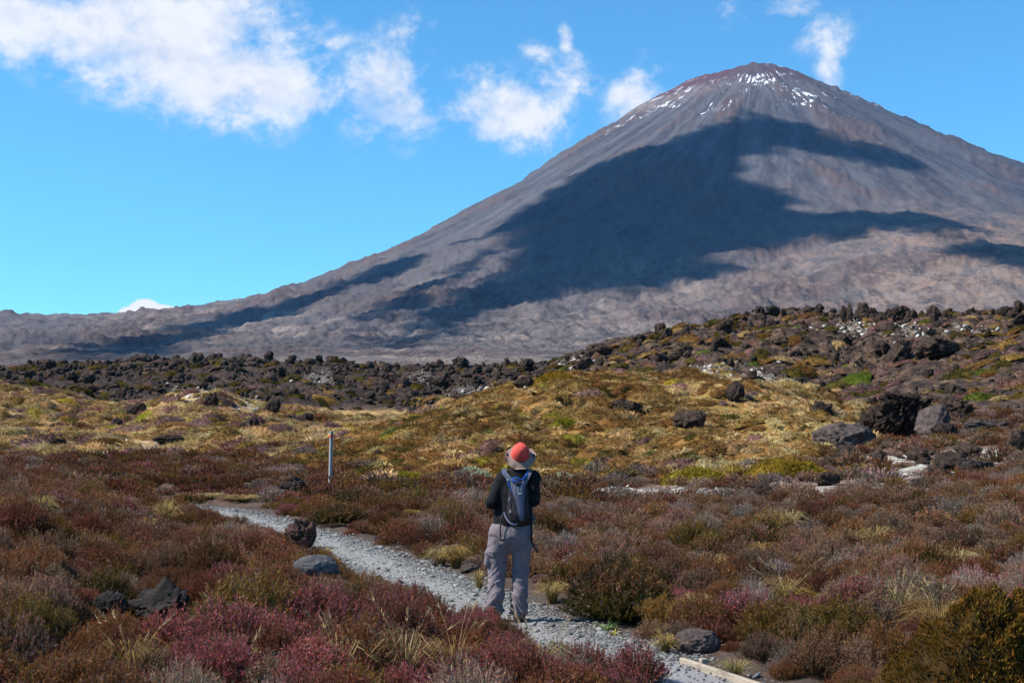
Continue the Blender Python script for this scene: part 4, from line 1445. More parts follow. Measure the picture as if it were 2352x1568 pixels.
def build_heath(individual=260):
    sets = []
    for (y0, y1, st, lod, seed) in ((6.5, 15.0, 0.34, 0, 1), (15.0, 30.0, 0.40, 1, 2), (30.0, 64.0, 0.62, 2, 3)):
        half = 0.47 * y1 + 1.5
        x, y, rng = jitter(-half, half, y0, y1, st, seed)
        k = in_view(x, y)
        x, y = x[k], y[k]
        R = regions(x, y)
        td = track_dist(x, y)
        s = (0.60 + 0.62 * rng.rand(len(x)) ** 1.3) * (1 + 0.35 * R['n2'] + 0.25 * fbm(x / 0.9, y / 0.9, octaves=2))
        s = np.clip(s, 0.38, 1.45)
        s *= np.where((R['px'] > 1250) & (lod < 2), 0.85, 1.0)
        # low plants on the near side where the track shows over them
        near_edge = sstep(0.1, 0.9, td)
        s *= 0.62 + 0.38 * near_edge
        left_side = (R['px'] < np.interp(R['py'], [1150, 1240, 1424, 1530], [440, 750, 1180, 1470]))
        front = left_side & (td < 1.6) & (y < 27) & (y > 13.5)
        s = np.where(front, np.minimum(s, 0.74 + 0.12 * td), s)
        s = np.where((R['px'] < 330) & (y > 22) & (y < 33), np.maximum(s, 0.95 + 0.3 * rng.rand(len(x))), s)
        for (cx, cyy, cr, mx) in LOW:
            s = np.where(np.hypot(x - cx, y - cyy) < cr, np.minimum(s, mx), s)
        over = left_side & (y < 12.6) & (y > 8)
        s = np.where(over & (td < 0.9), np.maximum(s, 0.68 + 0.22 * rng.rand(len(x))), s)
        ok = (R['heath'] > 0.35 + 0.5 * (rng.rand(len(x)) - .5)) & (td > np.where(over, -0.02, np.where(left_side, 0.02, 0.08 + 0.18 * s)))
        bare = sstep(0.22, 0.5, pale_weight(R['px'], R['py'])) * (y > 20)
        ok &= rng.rand(len(x)) > bare * 0.93
        dirt = (~left_side) & (td < 1.9) & (y > 20) & (fbm(x / 2.2, y / 2.2, octaves=2) > -0.30)
        dirt |= (~left_side) & (td < 0.55) & (y > 13) & (fbm(x / 1.2, y / 1.2, octaves=2) > 0.0)
        ok &= ~(dirt & (rng.rand(len(x)) < 0.70))
        ok &= rng.rand(len(x)) < np.where(lod == 2, 0.80, 0.88)
        for (cx, cyy, cr) in CLEAR:
            ok &= np.hypot(x - cx, y - cyy) > cr + 0.16 * s
        x, y, s, px, py = x[ok], y[ok], s[ok], R['px'][ok], R['py'][ok]
        kind = pick_kind(x, y, px, py, rng)
        t = tints(rng, len(x))
        patch = 1 + 0.35 * fbm(x / 4.0, y / 4.0, octaves=2)
        t *= patch[:, None]
        z = height(x, y) - 0.02
        sets.append((x, y, z, s, kind, t, px, py, np.full(len(x), lod), rng))
    x, y, z, s, kind, t, px, py, lod = (np.concatenate([q[i] for q in sets]) for i in range(9))
    rng = np.random.RandomState(77)
    rz = rng.rand(len(x)) * 6.283
    tl = rng.normal(size=(len(x), 2)) * 0.12
    hgt = 0.75 + 0.5 * rng.rand(len(x))
    # the bushes that show largest are things of their own
    size = s / y * (np.abs(px - 1176) < 1200) * (py < 1640) * (y > 8.6)
    order = np.argsort(-size)[:individual]
    single = np.zeros(len(x), bool)
    single[order] = True
    words = {'rust': 'rust brown heather bush', 'maroon': 'maroon heather bush with faded tips', 'pink': 'pink flowering heather bush', 'grey': 'dead grey twiggy heather bush',
             'olive': 'dark green heather bush', 'mauve': 'pale mauve heather bush', 'brown': 'yellowish brown heather bush'}
    marks = [(60, 1420, "the photograph's left edge"), (376, 1430, "the pointed black boulder"), (700, 1490, "the lower left stalks"), (727, 1330, "the smooth grey boulder"), (1100, 1500, "the hiker's left foot"),
             (1380, 1540, "the bottom of the track"), (1425, 1380, "the big dark bush"), (1640, 1500, "the timber edging"), (1820, 1390, "the yellow brown cushion"), (2100, 1480, "the lower right cushion"),
             (2250, 1330, "the photograph's right edge"), (1700, 1300, "the tan tussocks"), (300, 1545, "the bottom left tussock"), (1000, 1560, "the bottom straw stalks"), (1850, 1530, "the bottom right foreground")]
    si = np.nonzero(single)[0]
    _, pyy = ppx(x[si], y[si], z[si] + .2)
    labs = label_by_landmark([words[near_kinds[kind[i]]] for i in si], px[si], pyy, marks)
    for i, lab in zip(si, labs):
        place(PROTO_NEAR[kind[i]], "heather_bush", (x[i], y[i], z[i]), rz[i], (s[i], s[i], s[i] * hgt[i]), t[i], tl[i],
              label=lab, category="heather", group="heather bushes of the near heath")
    r = ~single
    protos = PROTO_NEAR + PROTO_MID + PROTO_FAR
    nk = len(near_kinds)
    scatter("heather", [p.copy() for p in protos], np.c_[x, y, z][r], np.c_[tl, rz][r], np.c_[s, s, s * hgt][r], (kind + lod.astype(int) * nk)[r], t[r], "dense rust and mauve heather covering the moor")


# ---------------------------------------------------------------- rocks
ROCKS = [proto("lava_rock", rock_mesh(100 + i, 3, 0.36, 3, dims=d, spiky=sp, knob=.11), M_LAVA) for i, (d, sp) in enumerate(
    [((1, .9, .8), 0), ((1.2, .9, .7), .2), ((.8, .8, 1.1), .35), ((.9, .8, 1.05), .3), ((1.3, 1, .6), 0), ((1, 1, 1), .4), ((.9, .8, .9), .2), ((1.4, .8, .8), .3)])]
ROCKS_LOW = [proto("lava_block", rock_mesh(140 + i, 2, 0.38, 2, dims=d, spiky=.25, knob=.10), M_LAVA) for i, d in enumerate(
    [((1, .9, .8)), ((1.2, .9, .7)), ((.8, .8, 1.1)), ((.75, .7, 1.3)), ((1.3, 1, .6)), ((1, 1, .9))])]


def hero_rock(px, py_base, wpx, hpx, mat, label, seed, sub=4, rough=.32, cuts=5, spiky=.15, depth=1.0, tilt=(0, 0), peak=0.0, knob=.07, name="lava_rock", category="rock", lift=0.0, clear=True):
    P = drop(px, py_base - 0.10 * hpx)
    w = wpx / FPX * P[1]
    h = hpx / FPX * P[1]
    V, F = rock_mesh(seed, sub, rough, cuts, spiky=spiky, knob=knob)
    V = V - [V[:, 0].mean(), V[:, 1].mean(), 0]
    V[:, 2] *= 1 + peak * np.exp(-(V[:, 0] ** 2 + V[:, 1] ** 2) / 0.05)
    V = V * [w / np.ptp(V[:, 0]), w * depth * .8 / np.ptp(V[:, 1]), h * 1.0 / V[:, 2].max()]
    o = mesh_obj(name, V, F, mat, smooth=True)
    o.location = (float(P[0]), float(P[1]), float(P[2]) + lift)
    o.rotation_euler = (tilt[0], tilt[1], 0)
    tag(o, label, category)
    if clear:
        CLEAR.append((P[0], P[1], w * 0.42))
        if P[1] < 22:
            for k in (0.5, 0.9, 1.4, 2.0):
                LOW.append((P[0] * (1 - k * w / P[1]), P[1] - k * w - .1, w * .75 + .12, 0.26 + 0.10 * k))
    return o


HERO = [
    (675, 1137, 74, 40, M_LAVA, "jagged black lava rock beside the foot of the marker post", 301, dict(spiky=.35)),
    (692, 1268, 78, 72, M_LAVA_RED, "knobbly reddish black lava rock standing at the track's near edge", 302, dict(spiky=.3)),
    (727, 1322, 112, 44, M_GREY, "smooth rounded grey boulder half sunk in the heather", 303, dict(rough=.08, cuts=3, spiky=0, knob=.01)),
    (376, 1448, 140, 96, M_BLACK, "large black lava boulder sunk in the heather with a pointed top", 314, dict(spiky=.3, cuts=3, peak=.35, rough=.35, lift=.07)),
    (254, 1440, 80, 62, M_BLACK, "smaller black boulder beside the pointed one in the heather", 305, dict(spiky=.05, cuts=8, lift=.06)),
    (620, 952, 34, 36, M_LAVA, "lone dark boulder perched on the right shoulder of the golden hill", 306, dict(cuts=8, spiky=0, tilt=(0, .4))),
    (130, 1026, 44, 20, M_LAVA, "black lava rock on the flat below the golden hill", 307, {}),
    (386, 1024, 72, 24, M_LAVA, "low wide black rock at the foot of the golden hill", 308, dict(spiky=.1)),
    (268, 985, 30, 26, M_LAVA, "small dark rock on the golden slope below the slanting slabs", 309, {}),
    (294, 962, 22, 46, M_LAVA, "slanting dark slab on the golden slope", 310, dict(tilt=(0, .7))),
    (321, 944, 30, 20, M_LAVA, "dark block at the upper end of the slanting slab", 311, {}),
    (487, 936, 40, 34, M_LAVA, "black rock under the white patch on the hilltop", 312, dict(spiky=.4)),
    (1440, 948, 84, 30, M_LAVA, "long low black rock in the middle of the brown knoll", 313, dict(spiky=.2)),
    (1586, 988, 84, 44, M_LAVA, "broad black rock on the lower slope of the brown knoll", 314, dict(spiky=.2)),
    (1682, 924, 46, 48, M_LAVA, "tilted dark rock near the top right of the brown knoll", 315, dict(tilt=(0, .35))),
    (1730, 880, 60, 16, M_LAVA, "flat black rock on the crest of the brown knoll by the white patch", 316, {}),
    (1260, 878, 62, 26, M_LAVA, "dark rock on the left brow of the brown knoll", 317, {}),
    (1205, 890, 52, 24, M_LAVA, "dark rock just below the knoll's left brow", 318, {}),
    (2080, 1012, 150, 104, M_LAVA, "tall knobbly black lava outcrop at the foot of the right slope", 319, dict(spiky=.5, rough=.5, depth=.9, knob=.22, sub=5, cuts=2)),
    (2146, 1008, 92, 74, M_MAUVE, "smooth faced grey slab on the right side of the lava outcrop", 320, dict(rough=.12, cuts=9, spiky=0, knob=.03)),
    (2012, 1004, 96, 70, M_LAVA, "knobbly lava block on the left side of the outcrop", 321, dict(spiky=.3, knob=.2, cuts=2, rough=.4)),
    (1936, 1030, 150, 56, M_MAUVE, "low sloping mauve grey slab left of the lava outcrop", 322, dict(rough=.15, spiky=.1, depth=1.1)),
    (2190, 962, 100, 48, M_LAVA, "wide dark rock behind the lava outcrop", 323, dict(spiky=.3, knob=.18, cuts=2)),
    (2170, 1012, 56, 40, M_LAVA, "narrow black block at the right end of the outcrop", 324, {}),
    (2262, 992, 130, 28, M_MAUVE, "long flat mauve rock to the right of the outcrop", 325, dict(spiky=.1)),
    (2335, 1050, 60, 62, M_LAVA, "dark rock at the photograph's right edge above the heath", 326, {}),
    (2052, 838, 62, 66, M_LAVA, "leaning dark lava slab halfway up the right slope", 327, dict(tilt=(0, .8), spiky=.15)),
    (2150, 826, 110, 50, M_LAVA, "massive dark lava block high on the right slope", 328, dict(spiky=.3)),
    (2120, 1120, 60, 26, M_MAUVE, "small dark rock in front of the white pumice patches", 329, {}),
    (1950, 1060, 60, 34, M_LAVA, "black rock among the white pumice patches", 330, {}),
    (2240, 1085, 90, 26, M_MAUVE, "low grey mauve rock at the right pumice patch", 331, {}),
    (1600, 1500, 110, 50, M_MAUVE, "grey brown rock sunk in the bank behind the timber edging", 332, dict(rough=.12, spiky=0, knob=.02)),
    (1938, 738, 15, 34, M_LAVA, "left stump of the twin lava pillars on the skyline", 333, dict(spiky=.2, clear=False)),
    (1953, 738, 13, 44, M_LAVA, "right and taller of the twin lava pillars on the skyline", 334, dict(spiky=.2, clear=False)),
    (2066, 742, 44, 38, M_LAVA, "cluster topped lava block on the skyline right of the twin pillars", 335, dict(spiky=.5, clear=False)),
    (1240, 1342, 46, 22, M_LAVA_RED, "small reddish rock behind the hiker's right leg", 336, dict(sub=3)),
    (1080, 1315, 50, 20, M_MAUVE, "flat brown stone on the track's far edge", 337, dict(sub=3, spiky=0)),
    (1005, 1300, 34, 16, M_MAUVE, "small brown stone under the pair of golden tussocks", 338, dict(sub=3, spiky=0)),
    (870, 1245, 24, 14, M_LAVA, "little dark stone on the bare earth beside the track", 339, dict(sub=3)),
    (790, 1188, 22, 14, M_LAVA, "little dark stone on the far bank of the track", 340, dict(sub=3)),
]
for (px, py, w, h, mt, lab, sd, kw) in HERO:
    hero_rock(px, py, w, h, mt, lab, sd, **kw)


def build_rocks():
    rng = np.random.RandomState(5)
    rows = []                                   # x, y, size, zone
    # zone 0: left black ridge, 1: right slope, 2: skyline of the right ridge, 3: golden hills and knoll
    def fill(x0, x1, y0, y1, st, seed, fn, zone):
        x, y, r = jitter(x0, x1, y0, y1, st, seed)
        k = in_view(x, y, .05, 2)
        x, y = x[k], y[k]
        R = regions(x, y)
        p, s = fn(x, y, R, r)
        k = (r.rand(len(x)) < p)
        for a, b, c in zip(x[k], y[k], s[k]):
            rows.append((a, b, c, zone))
    fill(-105, 40, 118, 236, 1.0, 11, lambda x, y, R, r: (R['lava'] * (R['px'] < 1260) * (0.10 + 0.75 * sstep(-.1, .35, fbm(x / 5.0, y / 12.0, octaves=3))), (0.25 + 0.38 * r.rand(len(x)) + 1.2 * r.rand(len(x)) ** 12) * (y / 190)), 0)
    fill(-30, 95, 60, 172, 0.85, 12, lambda x, y, R, r: (R['lava'] * (R['px'] > 1230) * (0.08 + 0.62 * sstep(0.0, .45, fbm(x / 4.0 + 9, y / 9.0, octaves=3))), (0.14 + 0.30 * r.rand(len(x)) + 0.9 * r.rand(len(x)) ** 10) * (y / 115)), 1)
    # skylines: stand on the crest
    cl = rng.uniform(1500, 2380, 34)
    for k in range(300):
        px = cl[rng.randint(34)] + rng.normal() * 9 if k % 5 else rng.uniform(1500, 2380)
        yc = np.interp(px, [1550, 1700, 1800, 1900, 1980, 2100, 2230, 2352], [172, 160, 155, 150, 148, 140, 135, 130]) + rng.normal() * 3.5
        x = (px - CXP) / FPX * yc * 0.985
        rows.append((x, yc, 0.28 + 0.85 * rng.rand() ** 4, 2))
    cl = rng.uniform(-40, 1230, 40)
    for k in range(260):
        px = cl[rng.randint(40)] + rng.normal() * 8 if k % 4 else rng.uniform(-40, 1230)
        yc = np.interp(px, [0, 1000, 1240], [230, 228, 240]) + rng.normal() * 5
        x = (px - CXP) / FPX * yc * 0.985
        rows.append((x, yc, 0.35 + 1.1 * rng.rand() ** 5, 4))
    fill(-60, 30, 42, 118, 2.6, 13, lambda x, y, R, r: ((R['hills'] + R['knoll']) * 0.05, (0.25 + 0.8 * r.rand(len(x)) ** 3)), 3)
    fill(5, 30, 26, 60, 1.1, 14, lambda x, y, R, r: (R['heath'] * (R['px'] > 1750) * sstep(.2, .6, pale_weight(R['px'], R['py'])) * 0.22, (0.2 + 0.5 * r.rand(len(x)) ** 2)), 5)
    A = np.array(rows)
    z = height(A[:, 0], A[:, 1])
    rz = rng.rand(len(A)) * 6.283
    tl = rng.normal(size=(len(A), 2)) * .3
    sc = A[:, 2][:, None] * (0.75 + 0.5 * rng.rand(len(A), 3))
    sc[:, 2] *= np.where((A[:, 3] == 2) | (A[:, 3] == 4), 0.75 + 0.6 * rng.rand(len(A)), 0.80)
    appar = A[:, 2] / A[:, 1]
    px, _ = ppx(A[:, 0], A[:, 1], z)
    appar = appar * (np.abs(px - 1176) < 1180)
    single = np.zeros(len(A), bool)
    quota = {0: 50, 1: 110, 2: 48, 3: 25, 4: 45, 5: 12}
    for q, n in quota.items():
        k = np.nonzero(A[:, 3] == q)[0]
        single[k[np.argsort(-appar[k])[:n]]] = True
    lab = {0: "black lava rock on the dark left ridge", 1: "dark lava rock on the right slope", 2: "jagged lava rock on the right skyline", 3: "small dark rock on golden brown ground",
           4: "black lava rock on the left skyline", 5: "small dark rock by the pumice"}
    marks = [(40, 880, "the photograph's left edge"), (440, 900, "the white hilltop patch"), (620, 935, "the lone hill boulder"), (758, 1000, "the marker post"), (1000, 930, "the knoll's left edge"),
             (1250, 870, "the knoll's left brow"), (1440, 940, "the long low knoll rock"), (1690, 905, "the tilted knoll rock"), (1730, 875, "the knoll's flat crest rock"), (2100, 960, "the lava outcrop"),
             (2052, 800, "the leaning slab"), (2150, 790, "the massive block"), (2330, 1030, "the photograph's right edge"), (2330, 800, "the upper right edge"), (1940, 730, "the twin pillars"), (1500, 790, "the right ridge's left end"),
             (1800, 760, "the skyline's middle"), (1980, 1100, "the white pumice patches")]
    si = np.nonzero(single)[0]
    pxx, pyy = ppx(A[si, 0], A[si, 1], z[si])
    labs = label_by_landmark([lab[int(q)] for q in A[si, 3]], pxx, pyy, marks)
    for q, side in ((2, "right"), (4, "left")):
        k = [j for j in range(len(si)) if int(A[si[j], 3]) == q]
        for r_, j in enumerate(sorted(k, key=lambda t: pxx[t])):
            labs[j] = "%s, counted %s from its left end" % (lab[q], ordinal(r_).replace(" nearest", "").replace("nearest", "first"))
    for i, lb in zip(si, labs):
        q = int(A[i, 3])
        src = ROCKS[rng.randint(len(ROCKS))]
        place(src, "lava_rock", (A[i, 0], A[i, 1], z[i] - 0.05 * A[i, 2]), rz[i], sc[i], tilt=tl[i], label=lb, category="rock", group=lab[q].replace("rock", "rocks", 1))
    r = ~single
    idx = rng.randint(0, len(ROCKS_LOW), r.sum())
    scatter("rubble", [p.copy() for p in ROCKS_LOW], np.c_[A[r, 0], A[r, 1], z[r] - .05 * A[r, 2]], np.c_[tl, rz][r], sc[r], idx, np.ones((r.sum(), 3)), "broken black lava rubble covering the ridges")
    # small pale stones on the white patches
    x, y, r3 = jitter(-60, 80, 22, 175, 0.55, 15)
    k = in_view(x, y)
    x, y = x[k], y[k]
    z0 = base_height(x, y)
    px, py = ppx(x, y, z0)
    k = r3.rand(len(x)) < sstep(.08, .8, pale_weight(px, py)) * 0.30
    x, y = x[k], y[k]
    s = (0.05 + 0.15 * r3.rand(len(x)) ** 2) * np.clip(y / 50, .8, 2.4)
    pr = [proto("pale", rock_mesh(170 + i, 1, .2, 5), M_PALE) for i in range(4)]
    scatter("pumice_stones", pr, np.c_[x, y, height(x, y)], np.c_[r3.rand(len(x)), r3.rand(len(x)), r3.rand(len(x)) * 6], np.c_[s, s * 1.2, s * .6], r3.randint(0, 4, len(x)), np.ones((len(x), 3)), "pale pumice stones scattered on bare ground")


build_rocks()

# ---------------------------------------------------------------- named plants
def single_plant(name, VFC, px, py, label, category, tint=(1, 1, 1), rz=0.0, clear=0.0, s=1.0, group=None):
    P = drop(px, py)
    o = mesh_obj(name, VFC[0], VFC[1], M_PLANT, cols=VFC[2])
    o.location = (float(P[0]), float(P[1]), float(P[2]) - 0.01)
    o.rotation_euler = slope_rot(np.array([P[0]]), np.array([P[1]]), np.array([rz]), 0.9)[0].tolist() if P[1] > 34 and name == "cushion_plant" else (0, 0, rz)
    o.scale = (s, s, s)
    o['tint'] = list(tint)
    tag(o, label, category, group)
    if clear:
        CLEAR.append((P[0], P[1], clear))
    return o


big = heather_mesh(401, 0.56, 0.62, 2600, 'olive', twigs=13, w=0.0055, tl=.06, fz=.5)
single_plant("heather_bush", big, 1425, 1424, "big round dark green heather bush with pink flowering top right of the hiker", "heather", clear=0.42, tint=(1.0, 1.0, 1.0))
single_plant("heather_bush", heather_mesh(402, 0.25, 0.35, 320, 'pink', twigs=24, w=.005, tl=.06), 1465, 1575, "pink flowering heather sprig bush on the track's left edge at the bottom", "heather", clear=.12)
single_plant("heather_bush", heather_mesh(403, 0.26, 0.27, 600, 'rust', twigs=18, w=.005, tl=.07), 1098, 1446, "rust coloured heather bush hiding the hiker's left foot", "heather", clear=.2)
single_plant("heather_bush", heather_mesh(404, 0.75, 0.50, 900, 'olive', twigs=9, w=.011), 775, 1205, "dark green heather bush on the far bank of the track", "heather", clear=.5)
single_plant("heather_bush", heather_mesh(405, 0.95, 0.5, 800, 'olive', twigs=9, w=.012), 815, 1160, "dark heather bush just right of the marker post", "heather", clear=.6)
single_plant("heather_bush", heather_mesh(406, 0.55, 0.34, 500, 'mauve', twigs=8, w=.012), 985, 1170, "mauve heather bush beyond the track between post and hiker", "heather", clear=.4)
single_plant("heather_bush", heather_mesh(407, 0.45, 0.30, 500, 'brown', twigs=8, w=.010), 672, 1168, "small rusty bush on the bare bank below the marker post", "heather", clear=.3)

TUS = [  # px, py, radius, height, blades, heads, label
    (385, 1212, .34, .62, 240, 0, "tall arching golden tussock where the track disappears"),
    (1012, 1300, .24, .34, 260, 0, "left of the pair of golden tussocks on the track's far edge"),
    (1046, 1304, .27, .38, 280, 0, "right of the pair of golden tussocks on the track's far edge"),
    (1268, 1385, .22, .30, 240, 0, "straw coloured tussock at the left foot of the big dark bush"),
    (1600, 1402, .22, .22, 220, 0, "pale tussock just behind the right side of the big dark bush"),
    (1585, 1440, .18, .16, 180, 0, "short golden tussock on the bank right of the big dark bush"),
    (1528, 1502, .15, .22, 200, 0, "upright golden tussock on the bank above the timber edging"),
    (90, 1200, .35, .55, 200, 0, "yellow green tussock in the heather at the left"),
    (330, 1232, .3, .4, 120, 0, "thin pale tussock in the heather left of the arching one"),
    (2016, 1262, .35, .45, 200, 0, "orange tussock in the heather right of centre"),
    (1812, 1224, .35, .5, 180, 0, "tan tussock in the middle of the right heath"),
    (1750, 1300, .3, .42, 160, 0, "thin tan tussock halfway across the right heath"),
    (1640, 1330, .3, .4, 170, 0, "tan tussock in the heath above the big dark bush"),
    (2200, 1310, .3, .34, 170, 0, "small straw tussock in the upper right heath"),
    (2160, 1470, .42, .42, 230, 16, "straw coloured tussock with long bent stalks at the lower right"),
    (1800, 1400, .3, .42, 130, 10, "tussock with arching seed stalks left of the mossy cushion"),
    (2070, 1440, .34, .5, 110, 10, "sparse tussock with long arching stalks at the right"),
    (300, 1580, .34, .44, 200, 18, "gold tussock with feathery seed heads at the bottom left corner"),
    (560, 1580, .22, .34, 60, 5, "few pale grass stalks in the heather at the bottom"),
    (930, 1585, .30, .50, 90, 11, "straw grass stalks standing out of pink heather at the bottom"),
    (1045, 1580, .30, .46, 90, 10, "straw grass stalks at the bottom below the hiker"),
    (1235, 1580, .26, .42, 60, 7, "straw grass stalks beside the track at the bottom"),
    (780, 1590, .28, .46, 70, 7, "thin straw grass at the bottom left of the pink heather"),
    (875, 1222, .2, .14, 160, 0, "small straw tuft on the bare earth by the track"),
    (560, 1152, .55, .24, 260, 0, "straw coloured tuft at the far bend of the track"),
    (480, 1146, .5, .22, 240, 0, "golden tuft behind the far bend of the track"),
    (945, 1195, .3, .3, 200, 0, "tan tussock beyond the track left of the hiker"),
    (1100, 1355, .14, .3, 60, 0, "thin dry grass beside the hiker's left leg"),
    (1530, 1460, .16, .12, 140, 0, "flattened golden tuft on the mossy bank"),
    (600, 1256, .26, .26, 160, 0, "pale tuft in front of the knobbly track rock"),
    (745, 1275, .16, .16, 150, 0, "small yellow tuft at the right foot of the knobbly track rock"),
    (1690, 1560, .16, .2, 120, 0, "green gold grass tuft behind the timber edging"),
    (1285, 930, .5, .8, 150, 0, "pale upright tussock high on the brown knoll"),
]
for i, (px, py, R, h, n, hd, lab) in enumerate(TUS):
    green = 'green' in lab
    col = (.34, .27, .10) if green else [(.44, .31, .12), (.48, .36, .17), (.40, .25, .085)][i % 3]
    wb = 0.006 if py > 1380 else (0.010 if py > 1200 else 0.016)
    if py < 1000:
        wb = 0.05
    single_plant("tussock", tussock_mesh(500 + i, R, h, n, col=col, w=wb, heads=int(hd * .6)), px, py, lab, "grass", clear=R * .35 if py < 1560 else 0.0)


def rosette_mesh(seed, n, ln, wd, c0, c1):
    rng = np.random.RandomState(seed)
    phi = rng.rand(n) * 6.283
    up = 0.35 + 0.9 * rng.rand(n)
    d = np.c_[np.cos(phi), np.sin(phi), up]
    d /= np.linalg.norm(d, axis=1)[:, None]
    L = ln * (0.6 + 0.5 * rng.rand(n))
    t = np.array([0, .4, .8, 1.0])
    pts = d[:, None] * (L[:, None] * t[None])[:, :, None]
    pts[:, :, 2] -= (L[:, None] * 0.3 * t[None] ** 2.5)
    sd = np.c_[-np.sin(phi), np.cos(phi), np.zeros(n)]
    V, F = ribbons(pts, np.array([.7, 1, .6, .08])[None] * wd * np.ones((n, 1)), sd)
    c = np.array(c0)[None] * (1 - t)[:, None] + np.array(c1)[None] * t[:, None]
    C = np.repeat((c[None] * (0.7 + .6 * rng.rand(n))[:, None, None]).reshape(-1, 3), 2, 0)
    return V, F, C


single_plant("spiky_rosette_plant", rosette_mesh(1, 34, .20, .016, (.10, .15, .045), (.26, .33, .16)), 1393, 1446, "small spiky green rosette plant at the foot of the big dark bush", "plant", clear=.1)
single_plant("yellow_rosette_plant", rosette_mesh(2, 30, .13, .016, (.22, .20, .04), (.34, .27, .06)), 1412, 1458, "low yellowish rosette plant beside the spiky green one", "plant", clear=.08)
single_plant("spiky_rosette_plant", rosette_mesh(3, 24, .2, .018, (.08, .12, .04), (.2, .25, .11)), 1855, 1396, "small green rosette plant under the mossy cushion in the right heath", "plant", clear=.08)

CUSH = [  # px, py, rx px, height px, lo, hi, label
    (2290, 1575, 250, 190, (.07, .038, .008), (.24, .16, .028), "large yellow green mossy cushion in the lower right corner"),
    (1820, 1395, 95, 34, (.10, .055, .012), (.26, .18, .03), "low yellow brown cushion plant in the right heath"),
    (1600, 1112, 78, 36, (.14, .10, .012), (.34, .26, .035), "bright yellow green cushion at the foot of the brown knoll"),
    (1790, 1100, 95, 46, (.16, .10, .012), (.33, .22, .03), "wide golden cushion at the right foot of the brown knoll"),
    (930, 1112, 45, 26, (.15, .12, .012), (.36, .30, .03), "yellow green cushion at the left foot of the brown knoll"),
    (1295, 985, 30, 24, (.15, .13, .012), (.36, .32, .04), "bright yellow shrub in the middle of the brown knoll"),
    (1270, 880, 45, 26, (.16, .09, .01), (.34, .21, .03), "golden cushion on the brow of the brown knoll"),
    (1640, 1260, 60, 30, (.10, .04, .012), (.20, .09, .025), "dark orange cushion in the heath beyond the big dark bush"),
    (330, 965, 34, 10, (.3, .28, .03), (.5, .48, .06), "vivid yellow moss patch under the slanting slab"),
    (1965, 880, 45, 16, (.07, .09, .015), (.16, .2, .03), "bright green patch in the gully right of the knoll"),
    (1310, 1285, 50, 20, (.10, .04, .012), (.22, .1, .03), "rusty cushion right behind the hiker"),
]
for i, (px, py, w, h, lo, hi, lab) in enumerate(CUSH):
    P = drop(px, py)
    sc = P[1] / FPX
    bl = 0.036 if P[1] < 16 else 0.11
    V = cushion_mesh(600 + i, w * sc, h * sc * .9, 30000 if P[1] < 16 else 1500, lo, hi, blade=bl, w=bl * .38, c3=(.23, .105, .02) if P[1] < 16 else None, lump=.55 if P[1] < 16 else .25)
    single_plant("cushion_plant", V, px, py - 3, lab, "moss", clear=w * sc * .8)

HEBE = [(1293, 1112, 34, 24, "whitish flowering shrub right behind the hiker's shoulder"), (1082, 1098, 30, 24, "pale green white shrub left of the hiker's shoulder"), (1105, 1104, 22, 20, "second pale shrub left of the hiker's shoulder"),
        (1120, 1005, 18, 12, "bright green shrub on the left slope of the knoll"), (905, 1000, 22, 16, "green shrub on the knoll's left edge"), (1500, 1050, 20, 12, "small pale green shrub low on the knoll")]
for i, (px, py, w, h, lab) in enumerate(HEBE):
    P = drop(px, py)
    sc = P[1] / FPX
    lo, hi = ((.20, .21, .10), (.55, .53, .36)) if i < 3 else ((.10, .13, .03), (.26, .30, .08))
    single_plant("shrub", cushion_mesh(650 + i, w * sc, h * sc, 700, lo, hi, blade=.13, w=.06), px, py, lab, "shrub", clear=w * sc * .8)


